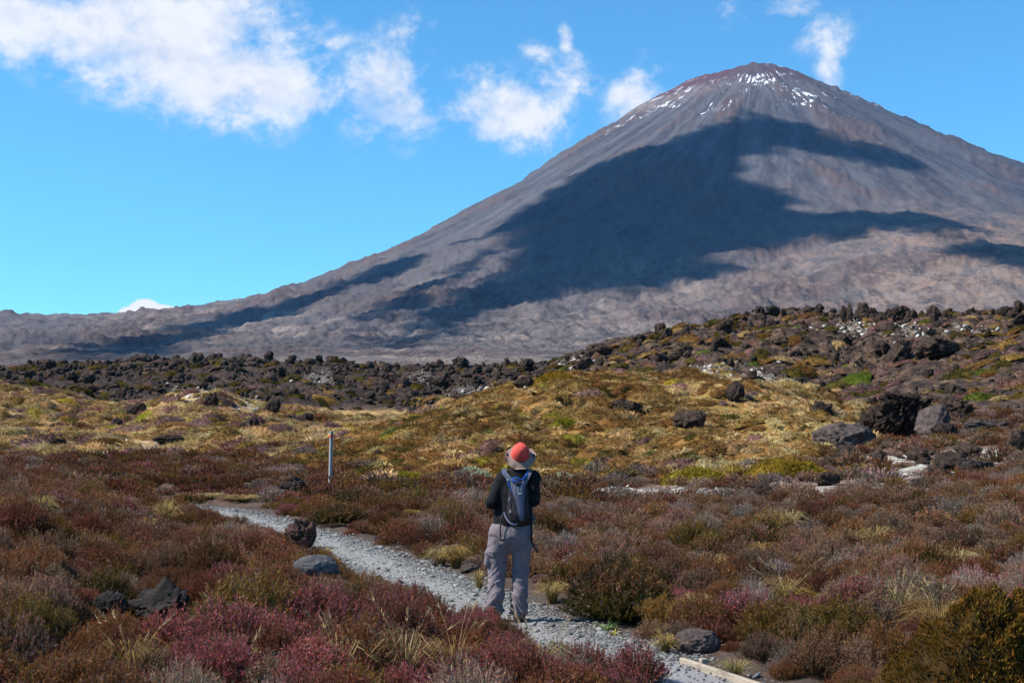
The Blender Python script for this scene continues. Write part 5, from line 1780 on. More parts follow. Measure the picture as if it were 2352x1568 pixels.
# ---------------------------------------------------------------- the ground cover of the knoll, the hills and the mossy slope
def build_cover():
    cols = [((.12, .058, .020), (.28, .145, .048)), ((.17, .092, .026), (.36, .222, .075)), ((.27, .162, .055), (.55, .355, .16)), ((.21, .155, .020), (.44, .33, .055)),
            ((.15, .075, .055), (.30, .17, .14)), ((.06, .045, .012), (.14, .10, .025)), ((.36, .25, .10), (.62, .46, .22)), ((.07, .085, .015), (.17, .19, .035))]
    pr = [proto("cover", cushion_mesh(700 + i, .5, .26, 150, lo, hi, blade=.13, w=.045), M_PLANT) for i, (lo, hi) in enumerate(cols)]
    pr += [proto("tuft", tussock_mesh(720 + i, .32, .40, 46, col=c, base=(.2, .13, .04), w=.035), M_PLANT) for i, c in enumerate([(.60, .44, .20), (.52, .34, .13)])]
    P, S, K, T, RZ = [], [], [], [], []
    for (x0, x1, y0, y1, st, seed) in ((-18, 30, 38, 92, 0.52, 31), (-62, 8, 44, 126, 0.80, 32), (-12, 92, 52, 172, 1.0, 33), (-100, 40, 115, 236, 2.0, 34)):
        x, y, rng = jitter(x0, x1, y0, y1, st, seed)
        k = in_view(x, y)
        x, y = x[k], y[k]
        R = regions(x, y)
        dn = {31: R['knoll'], 32: R['hills'], 33: R['lava'] * sstep(1230, 1420, R['px']) * 0.50 * sstep(-.35, .25, R['n2'] - R['n1'] * .5), 34: R['lava'] * (R['px'] < 1300) * 0.22}[seed]
        pw = pale_weight(R['px'], R['py'])
        dn = dn * (1 - 0.85 * sstep(.5, .8, pw))
        ok = rng.rand(len(x)) < dn * 0.93
        for (cx, cyy, cr) in CLEAR:
            ok &= np.hypot(x - cx, y - cyy) > cr
        x, y, n1, n2, px = x[ok], y[ok], R['n1'][ok], R['n2'][ok], R['px'][ok]
        u = rng.rand(len(x))
        f2 = fbm(x / 4.0 + 70, y / 4.0, octaves=2)
        if seed == 31:
            right = sstep(1450, 1850, px)
            left = sstep(1200, 850, px)
            k = np.select([u < .36 - .15 * right, u < .60, u < .72 + .05 * right, u < .76, u < .82, u < .87 - 0.03 * right, u < .93], [0, 1, 2, 3, 4, 5, 8], 9)
            k = np.where((f2 > .25) & (u < .6), 1, k)
            k = np.where((f2 < -.35) & (u < .5), 0, k)
            v_ = rng.rand(len(x))
            k = np.where(v_ < left * .45, np.where(u < .6, 0, 5), k)
            k = np.where(v_ > 1 - right * .5, np.where(u < .5, 8, 6), k)
        elif seed == 32:
            k = np.select([u < .12, u < .42, u < .64, u < .66, u < .76, u < .78, u < .9], [0, 1, 2, 3, 4, 5, 8], 6)
            k = np.where((f2 > .2) & (u < .6), 2, k)
            k = np.where((f2 < -.3) & (u < .6), 4, k)
        elif seed == 33:
            k = np.select([u < .26, u < .38, u < .43, u < .48, u < .72, u < .95], [0, 1, 2, 7, 4, 5], 8)
        else:
            k = np.select([u < .3, u < .45, u < .6], [5, 1, 4], 5)
        s = (0.55 + 0.75 * rng.rand(len(x)) ** 1.5) * {31: 1.0, 32: 1.35, 33: 1.45, 34: 2.0}[seed]
        P.append(np.c_[x, y, height(x, y) - .03])
        S.append(np.c_[s * (0.9 + .5 * rng.rand(len(x))), s, s * (0.55 + .5 * rng.rand(len(x)))])
        K.append(k)
        T.append(tints(rng, len(x), .24) * (1 + 0.42 * fbm(x / 7.0 + 5, y / 7.0, octaves=3))[:, None])
        RZ.append(rng.rand(len(x)) * 6.283)
    P, S, K, T, RZ = np.vstack(P), np.vstack(S), np.concatenate(K), np.vstack(T), np.concatenate(RZ)
    scatter("ground_cover", pr, P, slope_rot(P[:, 0], P[:, 1], RZ, 0.9), S, K, T, "golden brown moss and low scrub covering the knoll and hills")


build_cover()

# ---------------------------------------------------------------- solid shapes from distance fields
def surface_nets(D, org, h):
    s = D < 0
    nx, ny, nz = D.shape
    c = np.zeros((nx - 1, ny - 1, nz - 1), int)
    for i in (0, 1):
        for j in (0, 1):
            for k in (0, 1):
                c += s[i:nx - 1 + i, j:ny - 1 + j, k:nz - 1 + k]
    act = (c > 0) & (c < 8)
    I = np.argwhere(act)
    vid = np.full(act.shape, -1)
    vid[act] = np.arange(len(I))
    acc = np.zeros((len(I), 3))
    cnt = np.zeros(len(I))
    for ax in range(3):
        o = [a for a in range(3) if a != ax]
        for u in (0, 1):
            for v in (0, 1):
                a = I.copy()
                a[:, o[0]] += u
                a[:, o[1]] += v
                b = a.copy()
                b[:, ax] += 1
                da, db = D[tuple(a.T)], D[tuple(b.T)]
                m = (da < 0) != (db < 0)
                t = np.where(m, da / np.where(m, da - db, 1), 0)
                p = a.astype(float)
                p[:, ax] += t
                acc += p * m[:, None]
                cnt += m
    V = acc / cnt[:, None] * h + org
    F = []
    for ax in range(3):
        o = [(1, 2), (2, 0), (0, 1)][ax]
        sl = [slice(None)] * 3
        s0 = [slice(1, -1)] * 3
        s0[ax] = slice(0, -1)
        s1 = [slice(1, -1)] * 3
        s1[ax] = slice(1, None)
        A, B = s[tuple(s0)], s[tuple(s1)]
        E = np.argwhere(A != B)
        flip = A[tuple(E.T)]
        E = E + np.array([0 if q == ax else 1 for q in range(3)])

        def cell(d0, d1):
            q = E.copy()
            q[:, o[0]] -= d0
            q[:, o[1]] -= d1
            return vid[tuple(q.T)]
        q = np.stack([cell(1, 1), cell(0, 1), cell(0, 0), cell(1, 0)], 1)
        q[~flip] = q[~flip][:, ::-1]
        F.append(q)
    return V, np.vstack(F)


class Field:
    def __init__(self, lo, hi, h):
        self.lo, self.h = np.array(lo, float), h
        ax = [np.arange(lo[i], hi[i], h) for i in range(3)]
        self.X, self.Y, self.Z = np.meshgrid(*ax, indexing='ij')
        self.D = np.full(self.X.shape, 1.0)

    def _smin(self, d, k):
        hh = np.clip(0.5 + 0.5 * (self.D - d) / k, 0, 1)
        self.D = self.D * (1 - hh) + d * hh - k * hh * (1 - hh)

    def cone(self, a, b, ra, rb, k=0.02, ys=1.0):
        a, b = np.array(a, float), np.array(b, float)
        full = (self.X, self.Y, self.Z, self.D)
        pad = max(ra, rb) + k + .06
        lo = np.clip(((np.minimum(a, b) - pad - self.lo) / self.h).astype(int), 0, None)
        hi = np.ceil((np.maximum(a, b) + pad - self.lo) / self.h).astype(int) + 1
        sl = tuple(slice(int(p), max(int(q), int(p) + 1)) for p, q in zip(lo, hi))
        self.X, self.Y, self.Z, self.D = (q[sl] for q in full)
        self._cone(a, b, ra, rb, k, ys)
        part = self.D
        self.X, self.Y, self.Z, self.D = full
        self.D[sl] = part

    def _cone(self, a, b, ra, rb, k, ys):
        px, py, pz = self.X - a[0], (self.Y - a[1]) / ys, self.Z - a[2]
        d = b - a
        d = np.array([d[0], d[1] / ys, d[2]])
        t = np.clip((px * d[0] + py * d[1] + pz * d[2]) / (d @ d), 0, 1)
        self._smin(np.sqrt((px - t * d[0]) ** 2 + (py - t * d[1]) ** 2 + (pz - t * d[2]) ** 2) - (ra + (rb - ra) * t), k)

    def ell(self, c, r, k=0.02):
        q = np.sqrt(((self.X - c[0]) / r[0]) ** 2 + ((self.Y - c[1]) / r[1]) ** 2 + ((self.Z - c[2]) / r[2]) ** 2)
        self._smin((q - 1) * min(r), k)

    def chain(self, pts, rad, k=0.02, ys=1.0):
        for (a, b, ra, rb) in zip(pts[:-1], pts[1:], rad[:-1], rad[1:]):
            self.cone(a, b, ra, rb, k, ys)

    def mesh(self):
        return surface_nets(self.D, self.lo, self.h)


def mat_cloth(name, col, col2=None, rough=0.85, weave=260.0, bump=0.15):
    m, t = new_mat(name)
    p = t.n('ShaderNodeTexCoord').outputs['Object']
    n1 = t.noise(p, 9.0, 5, 0.6)
    c = t.mix(t.ramp(n1, .35, .65), col, col2 or tuple(q * 1.25 for q in col))
    bs = t.n('ShaderNodeBsdfPrincipled')
    t.set(bs.inputs['Base Color'], c)
    bs.inputs['Roughness'].default_value = rough
    bs.inputs['Specular IOR Level'].default_value = 0.25
    bp = t.n('ShaderNodeBump')
    bp.inputs['Strength'].default_value = bump
    bp.inputs['Distance'].default_value = 0.004
    t.set(bp.inputs['Height'], t.math('ADD', t.noise(p, weave, 2, .5), t.math('MULTIPLY', t.noise(p, 24.0, 3, .6), 3.0)))
    t.set(bs.inputs['Normal'], bp.outputs[0])
    o = t.n('ShaderNodeOutputMaterial')
    t.set(o.inputs[0], bs.outputs[0])
    return m


def tube(pts, rad, n=8, closed_ends=True, flat=1.0):
    P = np.asarray(pts, float)
    T = np.gradient(P, axis=0)
    T /= np.linalg.norm(T, axis=1)[:, None]
    up = np.array([0, 0, 1.0]) if abs(T[0, 2]) < .9 else np.array([0, 1.0, 0])
    V = []
    rad = np.broadcast_to(rad, len(P))
    for p, t, r in zip(P, T, rad):
        s = np.cross(t, up)
        s /= np.linalg.norm(s)
        u = np.cross(s, t)
        up = u
        for k in range(n):
            a = 2 * np.pi * k / n
            V.append(p + s * np.cos(a) * r + u * np.sin(a) * r * flat)
    F = [(i * n + k, i * n + (k + 1) % n, (i + 1) * n + (k + 1) % n, (i + 1) * n + k) for i in range(len(P) - 1) for k in range(n)]
    if closed_ends:
        F.append(tuple(range(n))[::-1])
        F.append(tuple((len(P) - 1) * n + k for k in range(n)))
    return np.array(V), F


def strap(pts, width, thick, side):
    """a flat band along pts, its width along the given side direction"""
    P = np.asarray(pts, float)
    T = np.gradient(P, axis=0)
    T /= np.linalg.norm(T, axis=1)[:, None]
    S = np.broadcast_to(np.asarray(side, float), P.shape)
    S = S - (S * T).sum(1)[:, None] * T
    S /= np.linalg.norm(S, axis=1)[:, None]
    N = np.cross(T, S)
    w = np.broadcast_to(width, len(P))[:, None] * .5
    V = np.stack([P - S * w - N * thick / 2, P + S * w - N * thick / 2, P + S * w + N * thick / 2, P - S * w + N * thick / 2], 1).reshape(-1, 3)
    F = [(i * 4 + k, i * 4 + (k + 1) % 4, i * 4 + 4 + (k + 1) % 4, i * 4 + 4 + k) for i in range(len(P) - 1) for k in range(4)]
    F += [(3, 2, 1, 0), tuple(len(V) - 4 + k for k in range(4))]
    return V, F


def box_mesh(sx, sy, sz, bev=0.0, loc=(0, 0, 0), rot=None):
    """a box with chamfered edges"""
    b = bev
    pts, idx = [], {}
    for x in (-1, 1):
        for y in (-1, 1):
            for z in (-1, 1):
                for ax in range(3):
                    e = np.array([x * sx / 2, y * sy / 2, z * sz / 2])
                    s = np.array([x, y, z])
                    q = e - s * b
                    q[ax] = e[ax]
                    idx[(x, y, z, ax)] = len(pts)
                    pts.append(q)
    F = []
    for ax in range(3):
        o = [a for a in range(3) if a != ax]
        for sg in (-1, 1):
            f = []
            for (u, v) in ((-1, -1), (1, -1), (1, 1), (-1, 1)):
                k = [0, 0, 0]
                k[ax] = sg
                k[o[0]], k[o[1]] = u, v
                f.append(idx[(*k, ax)])
            F.append(f)
    for ax in range(3):
        o = [a for a in range(3) if a != ax]
        for u in (-1, 1):
            for v in (-1, 1):
                f = []
                for (w_, axis) in ((-1, o[0]), (1, o[0]), (1, o[1]), (-1, o[1])):
                    k = [0, 0, 0]
                    k[ax] = w_
                    k[o[0]], k[o[1]] = u, v
                    f.append(idx[(*k, axis)])
                F.append(f)
    for x in (-1, 1):
        for y in (-1, 1):
            for z in (-1, 1):
                F.append([idx[(x, y, z, a)] for a in range(3)])
    V = np.array(pts)
    # outward normals
    F2 = []
    for f in F:
        c = V[f].mean(0)
        n = np.cross(V[f[1]] - V[f[0]], V[f[2]] - V[f[1]])
        F2.append(tuple(f if n @ c > 0 else f[::-1]))
    if rot is not None:
        V = V @ np.array(rot).T
    return V + np.array(loc), F2


def rotx(a):
    c, s = math.cos(a), math.sin(a)
    return np.array([[1, 0, 0], [0, c, -s], [0, s, c]])


def roty(a):
    c, s = math.cos(a), math.sin(a)
    return np.array([[c, 0, s], [0, 1, 0], [-s, 0, c]])


# ---------------------------------------------------------------- the hiker
HK = drop(1171, 1431)
HIKER = np.array([HK[0], HK[1], HK[2] + 0.025])
CLEAR.append((HIKER[0], HIKER[1], 0.38))

M_SKIN = mat_cloth("skin", (0.45, 0.26, 0.19), (0.50, 0.29, 0.21), 0.55, bump=.02)
M_TROUSER = mat_cloth("taupe_cotton", (0.150, 0.122, 0.130), (0.196, 0.160, 0.170))
M_JUMPER = mat_cloth("black_wool", (0.005, 0.005, 0.006), (0.009, 0.009, 0.011), .9)
M_BOOT = mat_cloth("brown_leather", (0.085, 0.055, 0.045), (0.14, 0.10, 0.085), .7)
M_SOLE = mat_cloth("dark_rubber", (0.02, 0.018, 0.017))
M_CORAL = mat_cloth("coral_cotton", (0.58, 0.064, 0.048), (0.66, 0.092, 0.065), .8)
M_BRIM = mat_cloth("taupe_brim", (0.235, 0.160, 0.128), (0.285, 0.197, 0.16), .8)
M_BLACKC = mat_cloth("black_webbing", (0.012, 0.011, 0.014), (0.02, 0.018, 0.022), .75)
M_PURPLE = mat_cloth("dark_plum_nylon", (0.012, 0.009, 0.014), (0.022, 0.016, 0.024), .6)
M_PANEL = mat_cloth("blue_grey_nylon", (0.082, 0.089, 0.13), (0.118, 0.126, 0.172), .6)
M_BLUE = mat_cloth("blue_hose", (0.008, 0.075, 0.33), (0.012, 0.10, 0.42), .35, bump=.02)
M_TAGM = mat_cloth("silver_tag", (0.42, 0.44, 0.40), (0.48, 0.50, 0.46), .4, bump=.02)
M_HAIR = mat_cloth("brown_hair", (0.035, 0.022, 0.014))


def build_person():
    L = lambda *p: tuple(p)
    # joints (x right, y away from the camera, z up)
    hipL, kneeL, ankL = (-.095, .0, .86), (-.125, .03, .50), (-.145, -.01, .09)
    hipR, kneeR, ankR = (.115, .0, .86), (.108, .02, .50), (.087, -.02, .09)
    shL, elL, wrL = (-.070, -.01, 1.40), (-.175, -.055, 1.165), (-.045, .215, 1.285)
    shR, elR, wrR = (.235, -.01, 1.405), (.232, -.05, 1.19), (.150, .215, 1.300)
    # ---- body: one continuous figure
    f = Field((-.34, -.24, -.02), (.42, .42, 1.86), .0085)
    f.chain([(.02, 0, .88), (.03, 0, 1.02), (.055, 0, 1.25), (.085, -.005, 1.40)], [.125, .115, .13, .10], .05, ys=.72)
    f.chain([hipL, kneeL, ankL], [.085, .058, .045], .03)
    f.chain([hipR, kneeR, ankR], [.085, .058, .045], .03)
    for a, s in ((ankL, -1), (ankR, 1)):
        f.chain([(a[0], a[1] - .03, .05), (a[0] + s * .01, a[1] + .06, .045), (a[0] + s * .015, a[1] + .15, .035)], [.04, .042, .033], .02)
    f.chain([shL, elL, wrL], [.055, .043, .029], .02)
    f.chain([shR, elR, wrR], [.055, .043, .029], .02)
    f.chain([(.085, -.005, 1.40), (.092, .0, 1.47), (.10, .0, 1.54)], [.075, .058, .056], .03)
    # head, tipped back to look up at the summit
    hc = np.array([.103, -.005, 1.615])
    Rh = rotx(math.radians(33))
    q = lambda v: hc + Rh @ np.array(v)
    f.ell(hc, (.076, .094, .108), .02)
    f.cone(q((0, .045, -.06)), q((0, .07, -.105)), .05, .028, .03)        # jaw
    f.cone(q((0, .092, .01)), q((0, .115, -.03)), .010, .016, .012)       # nose
    for s in (-1, 1):
        f.ell(q((s * .077, .0, -.015)), (.012, .02, .03), .01)            # ears
        f.ell(q((s * .031, .082, .012)), (.017, .014, .012), .008)        # eyelids
    f.cone(q((-.022, .093, -.058)), q((.022, .093, -.058)), .008, .008, .008)   # lips
    # hands folded into each other before the chest
    for w_, s in ((wrL, -1), (wrR, 1)):
        w0 = np.array(w_)
        palm = np.array([.052 + s * .040, .285, w0[2] + .015 + s * .012])
        f.cone(w0, palm, .028, .030, .02)
        for k, ln in enumerate((.030, .034, .032, .025)):
            z0 = palm[2] + .026 - k * .0185
            kn = np.array([palm[0] - s * .004, palm[1] + .034, z0])
            mid_ = kn + [-s * .018, .012, 0]
            end = mid_ + [-s * ln, .0, -.002]
            f.chain([palm + [0, .012, (z0 - palm[2]) * .7], kn, mid_, end], [.0105, .0100, .0095, .0085], .006)
        th = palm + [0, -.018, .016]
        f.chain([palm, th, th + [-s * .030, -.002, .012]], [.015, .0115, .0095], .006)
    V, F = f.mesh()
    body = mesh_obj("person", V, F, M_SKIN, smooth=True)
    body.location = HIKER.tolist()
    tag(body, "hiker seen from behind in black top, taupe trousers and coral hat, looking up", "person")
    # ---- hair at the nape
    f = Field((-.02, -.16, 1.46), (.23, .14, 1.76), .009)
    f.ell(q((0, -.02, .012)), (.084, .088, .108), .01)
    V, F = f.mesh()
    V = V + np.random.RandomState(1).normal(size=V.shape) * .0016
    mesh_obj("hair", V, F, M_HAIR, smooth=True, parent=body)
    # ---- trousers
    f = Field((-.33, -.26, .02), (.36, .28, 1.0), .0068)
    f.chain([hipL, (-.115, .005, .70), kneeL, (-.140, -.012, .27), (-.146, -.012, .07)], [.106, .096, .080, .072, .076], .03)
    f.chain([hipR, (.114, .0, .70), kneeR, (.096, -.022, .27), (.087, -.024, .07)], [.102, .092, .076, .067, .072], .03)
    f.ell((.005, -.02, .845), (.190, .132, .13), .05)
    f.chain([(.012, -.005, .86), (.02, 0, .985)], [.178, .172], .04, ys=.72)
    f.cone((-.215, -.015, .66), (-.222, -.012, .56), .030, .030, .03)       # the cargo pocket
    near = np.abs(f.D) < .05
    X, Y, Z = f.X[near], f.Y[near], f.Z[near]
    sgn = np.where(X < -.01, -1.0, 1.0)
    sag = (0.25 + sstep(.62, .45, Z) * .45 + sstep(.34, .12, Z) * 1.0 + sstep(.62, .74, Z) * sstep(.9, .8, Z) * .5)
    u = Z * 15 + sgn * X * 9 + perlin(X * 7 + 3, Y * 7, Z * 5) * 1.4
    wr_ = ridged(X * 5.5 + sgn * 4, Y * 5.5, u, octaves=2, gain=.5)
    vert = ridged(X * 16, Y * 16, Z * 3.0, octaves=1)
    dd = f.D.copy()
    dd[near] -= np.clip(wr_, -.6, .75) * .019 * sag + vert * .003
    # the crease between the legs and an open waist and hems
    f.D = np.maximum(dd, np.maximum(f.Z - .965, .07 - f.Z))
    V, F = f.mesh()
    tr = mesh_obj("trousers", V, F, M_TROUSER, smooth=True, parent=body)
    gx, gz = np.meshgrid(np.linspace(-.222, -.150, 9), np.linspace(.705, .640, 6))
    gz = gz - (gx + .222) * .25
    ii = np.clip(np.round((gx - f.lo[0]) / f.h).astype(int), 0, f.D.shape[0] - 1)
    kk = np.clip(np.round((gz - f.lo[2]) / f.h).astype(int), 0, f.D.shape[2] - 1)
    ins = f.D[ii, :, kk] < 0
    yy = f.lo[1] + np.where(ins.any(-1), ins.argmax(-1), ins.shape[-1] // 2) * f.h
    yy = np.minimum(yy, -.02) - .008
    pv = np.vstack([np.c_[gx.ravel(), yy.ravel(), gz.ravel()], np.c_[gx.ravel(), yy.ravel() + .008, gz.ravel()]])
    pq = grid_faces(6, 9)
    ed = list(range(9)) + [k * 9 + 8 for k in range(1, 6)] + [45 + k for k in range(7, -1, -1)] + [k * 9 for k in range(4, 0, -1)]
    pr_ = [(ed[k], ed[(k + 1) % len(ed)], 54 + ed[(k + 1) % len(ed)], 54 + ed[k]) for k in range(len(ed))]
    mesh_obj("pocket_flap", pv, np.vstack([pq[:, ::-1], pq + 54, np.array(pr_)]), M_TROUSER, smooth=True, parent=tr)
    # ---- jumper
    f = Field((-.34, -.26, .86), (.42, .36, 1.56), .0072)
    f.chain([(.02, 0, .93), (.025, 0, 1.03), (.052, 0, 1.24), (.085, -.012, 1.385)], [.183, .172, .178, .125], .05, ys=.72)
    f.cone((-.035, -.012, 1.395), (.205, -.012, 1.40), .070, .070, .05, ys=.9)
    f.chain([shL, elL, (wrL[0], wrL[1] - .02, wrL[2])], [.074, .059, .042], .03)
    f.chain([shR, elR, (wrR[0], wrR[1] - .02, wrR[2])], [.074, .059, .042], .03)
    f.cone((.088, -.01, 1.40), (.095, -.005, 1.50), .085, .066, .04)
    near = np.abs(f.D) < .05
    X, Y, Z = f.X[near], f.Y[near], f.Z[near]
    dd = f.D.copy()
    dd[near] -= ridged(X * 5 + 2, Y * 5, Z * 11 + X * 6, octaves=2) * .006
    f.D = np.maximum(dd, np.maximum(.905 - f.Z + 0.012 * np.sin(f.X * 20), f.Z - 1.505))
    V, F = f.mesh()
    mesh_obj("jumper", V, F, M_JUMPER, smooth=True, parent=body)
    # ---- boots
    for a, s in ((ankL, -1), (ankR, 1)):
        f = Field((a[0] - .09, a[1] - .12, -.01), (a[0] + .10, a[1] + .27, .19), .006)
        f.chain([(a[0], a[1] - .01, .16), (a[0], a[1] - .03, .065), (a[0] + s * .012, a[1] + .07, .055), (a[0] + s * .022, a[1] + .17, .042)], [.050, .050, .050, .042], .03)
        f.D = np.maximum(f.D, .018 - f.Z)
        V, F = f.mesh()
        bo = mesh_obj("boot", V, F, M_BOOT, smooth=True, parent=body)
        f = Field((a[0] - .09, a[1] - .12, -.012), (a[0] + .10, a[1] + .27, .06), .006)
        f.chain([(a[0], a[1] - .035, .02), (a[0] + s * .012, a[1] + .07, .02), (a[0] + s * .022, a[1] + .175, .02)], [.054, .054, .046], .02)
        f.D = np.maximum(f.D, np.maximum(f.Z - .024, -f.Z))
        V, F = f.mesh()
        mesh_obj("sole", V, F, M_SOLE, smooth=False, parent=bo)
    # ---- sun hat, tipped back with the head
    hb = np.array([.104, -.030, 1.632])
    Rt = roty(math.radians(3)) @ rotx(math.radians(42))
    na = 56
    a = np.arange(na) / na * 2 * np.pi
    prof = [(.0, .128), (.030, .125), (.056, .112), (.076, .088), (.087, .055), (.092, .020), (.094, .0)]
    V = []
    for (r, z) in prof:
        rr = r * (1 + .035 * perlin(np.cos(a) * 2.2 + 5, np.sin(a) * 2.2, np.full(na, z * 20)) * (r > .04))
        dent = 0.010 * perlin(np.cos(a) * 1.8 * r / .09, np.sin(a) * 1.8 * r / .09 + 3, np.full(na, z * 14))
        V.append(np.c_[rr * np.cos(a), rr * 1.06 * np.sin(a), np.full(na, z) + dent])
    V = np.vstack(V) @ Rt.T + hb
    hat = mesh_obj("hat", V, grid_faces(len(prof), na, wrap=True)[:, ::-1], M_CORAL, smooth=True, parent=body)
    rb = np.linspace(.092, .157, 7)
    V = []
    for i, r in enumerate(rb):
        t = i / 6
        side = np.abs(np.cos(a)) ** 3
        rear = np.clip(-np.sin(a), 0, 1) ** 2
        z = -.016 * t - .040 * t * rear + .016 * t * t * side + .007 * t * t * np.sin(a * 4 + 1.0) + .007 * t * t * np.sin(a * 9 + 2) + .006 * t * perlin(np.cos(a) * 4, np.sin(a) * 4)
        rr = r - .006 * t * np.abs(np.sin(a * 2.5)) * rear - .012 * t * np.clip(np.sin(a), 0, 1)
        V.append(np.c_[rr * np.cos(a), rr * 1.03 * np.sin(a), z + .004])
    top = np.vstack(V)
    bot = top - [0, 0, .004]
    nq = len(rb)
    Fq = grid_faces(nq, na, wrap=True)
    n0 = len(top)
    k = np.arange(na)
    k2 = (k + 1) % na
    rim = np.c_[(nq - 1) * na + k, (nq - 1) * na + k2, n0 + (nq - 1) * na + k2, n0 + (nq - 1) * na + k]
    VV = np.vstack([top, bot]) @ Rt.T + hb
    brim = mesh_obj("brim", VV, np.vstack([Fq, Fq[:, ::-1] + n0, rim[:, ::-1]]), M_BRIM, smooth=True, parent=hat)
    for s in (-1, 1):
        lo = np.array([s * .133, -.005, .0095])
        bv, bf = box_mesh(.016, .044, .006, .002, (0, 0, 0))
        bv = bv @ roty(s * -.12).T + lo
        mesh_obj("brim_tab", bv @ Rt.T + hb, bf, M_BLACKC, parent=hat)
    return body


person = build_person()


# ---------------------------------------------------------------- the daypack
def build_backpack():
    cx, zt, zb = .082, 1.405, .935
    zc, hz = (zt + zb) / 2, (zt - zb) / 2

    def back_y(x, z):
        """rear surface of the pack"""
        t = np.clip((z - zb) / (zt - zb), 0, 1)
        hw = .125 - .035 * t
        a = np.clip(1 - np.abs((x - cx) / hw) ** 2.6, 0, 1) ** .5
        b = np.clip(1 - np.abs((z - zc) / hz) ** 4, 0, 1) ** .5
        dep = .115 - .055 * t
        return -.105 - dep * a * b

    f = Field((-.10, -.30, .88), (.26, -.02, 1.46), .0068)
    t = np.clip((f.Z - zb) / (zt - zb), 0, 1)
    hw = .125 - .035 * t
    dep = .115 - .055 * t
    qx = np.abs((f.X - cx) / hw)
    qz = np.abs((f.Z - zc) / hz)
    qy = np.abs((f.Y + .105) / dep)
    f.D = ((qx ** 2.6 + qz ** 4 + qy ** 2) ** .4 - 1) * .08
    near = np.abs(f.D) < .04
    dd = f.D.copy()
    dd[near] -= ridged(f.X[near] * 9, f.Y[near] * 9, f.Z[near] * 6, octaves=2) * .004
    f.D = np.maximum(dd, f.Y + .085)
    V, F = f.mesh()
    pk = mesh_obj("backpack", V, F, M_PURPLE, smooth=True)
    pk.location = HIKER.tolist()
    tag(pk, "small black daypack with a blue grey centre panel on the hiker's back", "backpack")

    # the tapering grey panel (z, left x, right x)
    rows = [(1.385, -.015, .150), (1.345, .002, .148), (1.30, .018, .146), (1.25, .036, .144), (1.20, .052, .143), (1.13, .072, .142), (1.06, .085, .140), (.995, .098, .134)]
    nzs, nxs = 40, 15
    zz = np.linspace(1.372, .995, nzs)
    zr = np.array([r[0] for r in rows])[::-1]
    l = np.interp(zz, zr, np.array([r[1] for r in rows])[::-1])
    r_ = np.interp(zz, zr, np.array([r[2] for r in rows])[::-1])
    U = np.linspace(0, 1, nxs)
    X = l[:, None] + (r_ - l)[:, None] * U[None]
    # the scooped neck
    Zm = np.repeat(zz[:, None], nxs, 1)
    scoop = np.exp(-((X - .075) / .045) ** 2) * .048 * np.clip((Zm - 1.24) / .13, 0, 1)
    Zm = Zm - scoop
    Yb = back_y(X, Zm)
    fold = .004 * np.sin(X * 190 + 1) * sstep(1.18, 1.34, Zm)
    out = np.c_[X.ravel(), (Yb - .012 + fold).ravel(), Zm.ravel()]
    inn = np.c_[X.ravel(), (Yb + .004).ravel(), Zm.ravel()]
    Fq = grid_faces(nzs, nxs)
    n0 = len(out)
    edge = [i for i in range(nxs)] + [i * nxs + nxs - 1 for i in range(1, nzs)] + [(nzs - 1) * nxs + i for i in range(nxs - 2, -1, -1)] + [i * nxs for i in range(nzs - 2, 0, -1)]
    rim = [(edge[i], edge[(i + 1) % len(edge)], n0 + edge[(i + 1) % len(edge)], n0 + edge[i]) for i in range(len(edge))]
    mesh_obj("centre_panel", np.vstack([out, inn]), np.vstack([Fq[:, ::-1], Fq + n0, np.array(rim)]), M_PANEL, smooth=True, parent=pk)
    # oval badge on the panel
    na = 28
    a = np.arange(na) / na * 2 * np.pi
    bz, bx = 1.262, .096
    ring = np.c_[bx + .028 * np.cos(a), back_y(bx + .028 * np.cos(a), bz + .013 * np.sin(a)) - .0165, bz + .013 * np.sin(a)]
    base = ring + [0, .006, 0]
    cen = np.array([[bx, back_y(np.array([bx]), np.array([bz]))[0] - .0165, bz]])
    Vb = np.vstack([ring, base, cen])
    Fb = [(int(i), int((i + 1) % na), 2 * na) for i in range(na)] + [(int(i), int(na + i), int(na + (i + 1) % na), int((i + 1) % na)) for i in range(na)]
    bd = mesh_obj("badge", Vb, Fb, M_TAGM, parent=pk)
    tv, tf = tube(np.vstack([ring, ring[:1]]) + [0, -.001, 0], .0022, 6)
    mesh_obj("badge_rim", tv, tf, M_PANEL, smooth=True, parent=bd)
    # shoulder straps, over the shoulders and down the front
    for s, x0, xs in ((-1, .004, -.052), (1, .146, .190)):
        pts = resample([(x0 + .010 * -s, -.155, 1.345), (x0 + s * .012, -.140, 1.400), (xs, -.105, 1.458), (xs, -.02, 1.492), (xs, .07, 1.44), (xs + s * .01, .125, 1.33), (xs + s * .02, .135, 1.18), (xs + s * .03, .10, 1.05), (xs + s * .045, -.02, .985), (cx + s * .11, -.11, .98)], 44)
        v, fc = strap(pts, np.interp(np.linspace(0, 1, 44), [0, .15, .55, .7, 1], [.050, .052, .05, .024, .022]), .009, (1, 0, 0.0))
        st = mesh_obj("shoulder_strap", v, fc, M_PANEL, smooth=False, parent=pk)
    # the dark pocket sunk in the neck with the drinking hose coiled in it
    a2 = np.linspace(0, 2.1 * np.pi, 30)
    hose = [(.062 + .036 * math.cos(q), -.176 - .006 * math.sin(q * 2), 1.392 + .019 * math.sin(q)) for q in a2]
    hose += [(.115, -.170, 1.388), (.140, -.150, 1.412), (.165, -.125, 1.44), (.178, -.085, 1.475)]
    v, fc = tube(resample(hose, 90), .0085, 8)
    mesh_obj("drinking_hose", v, fc, M_BLUE, smooth=True, parent=pk)
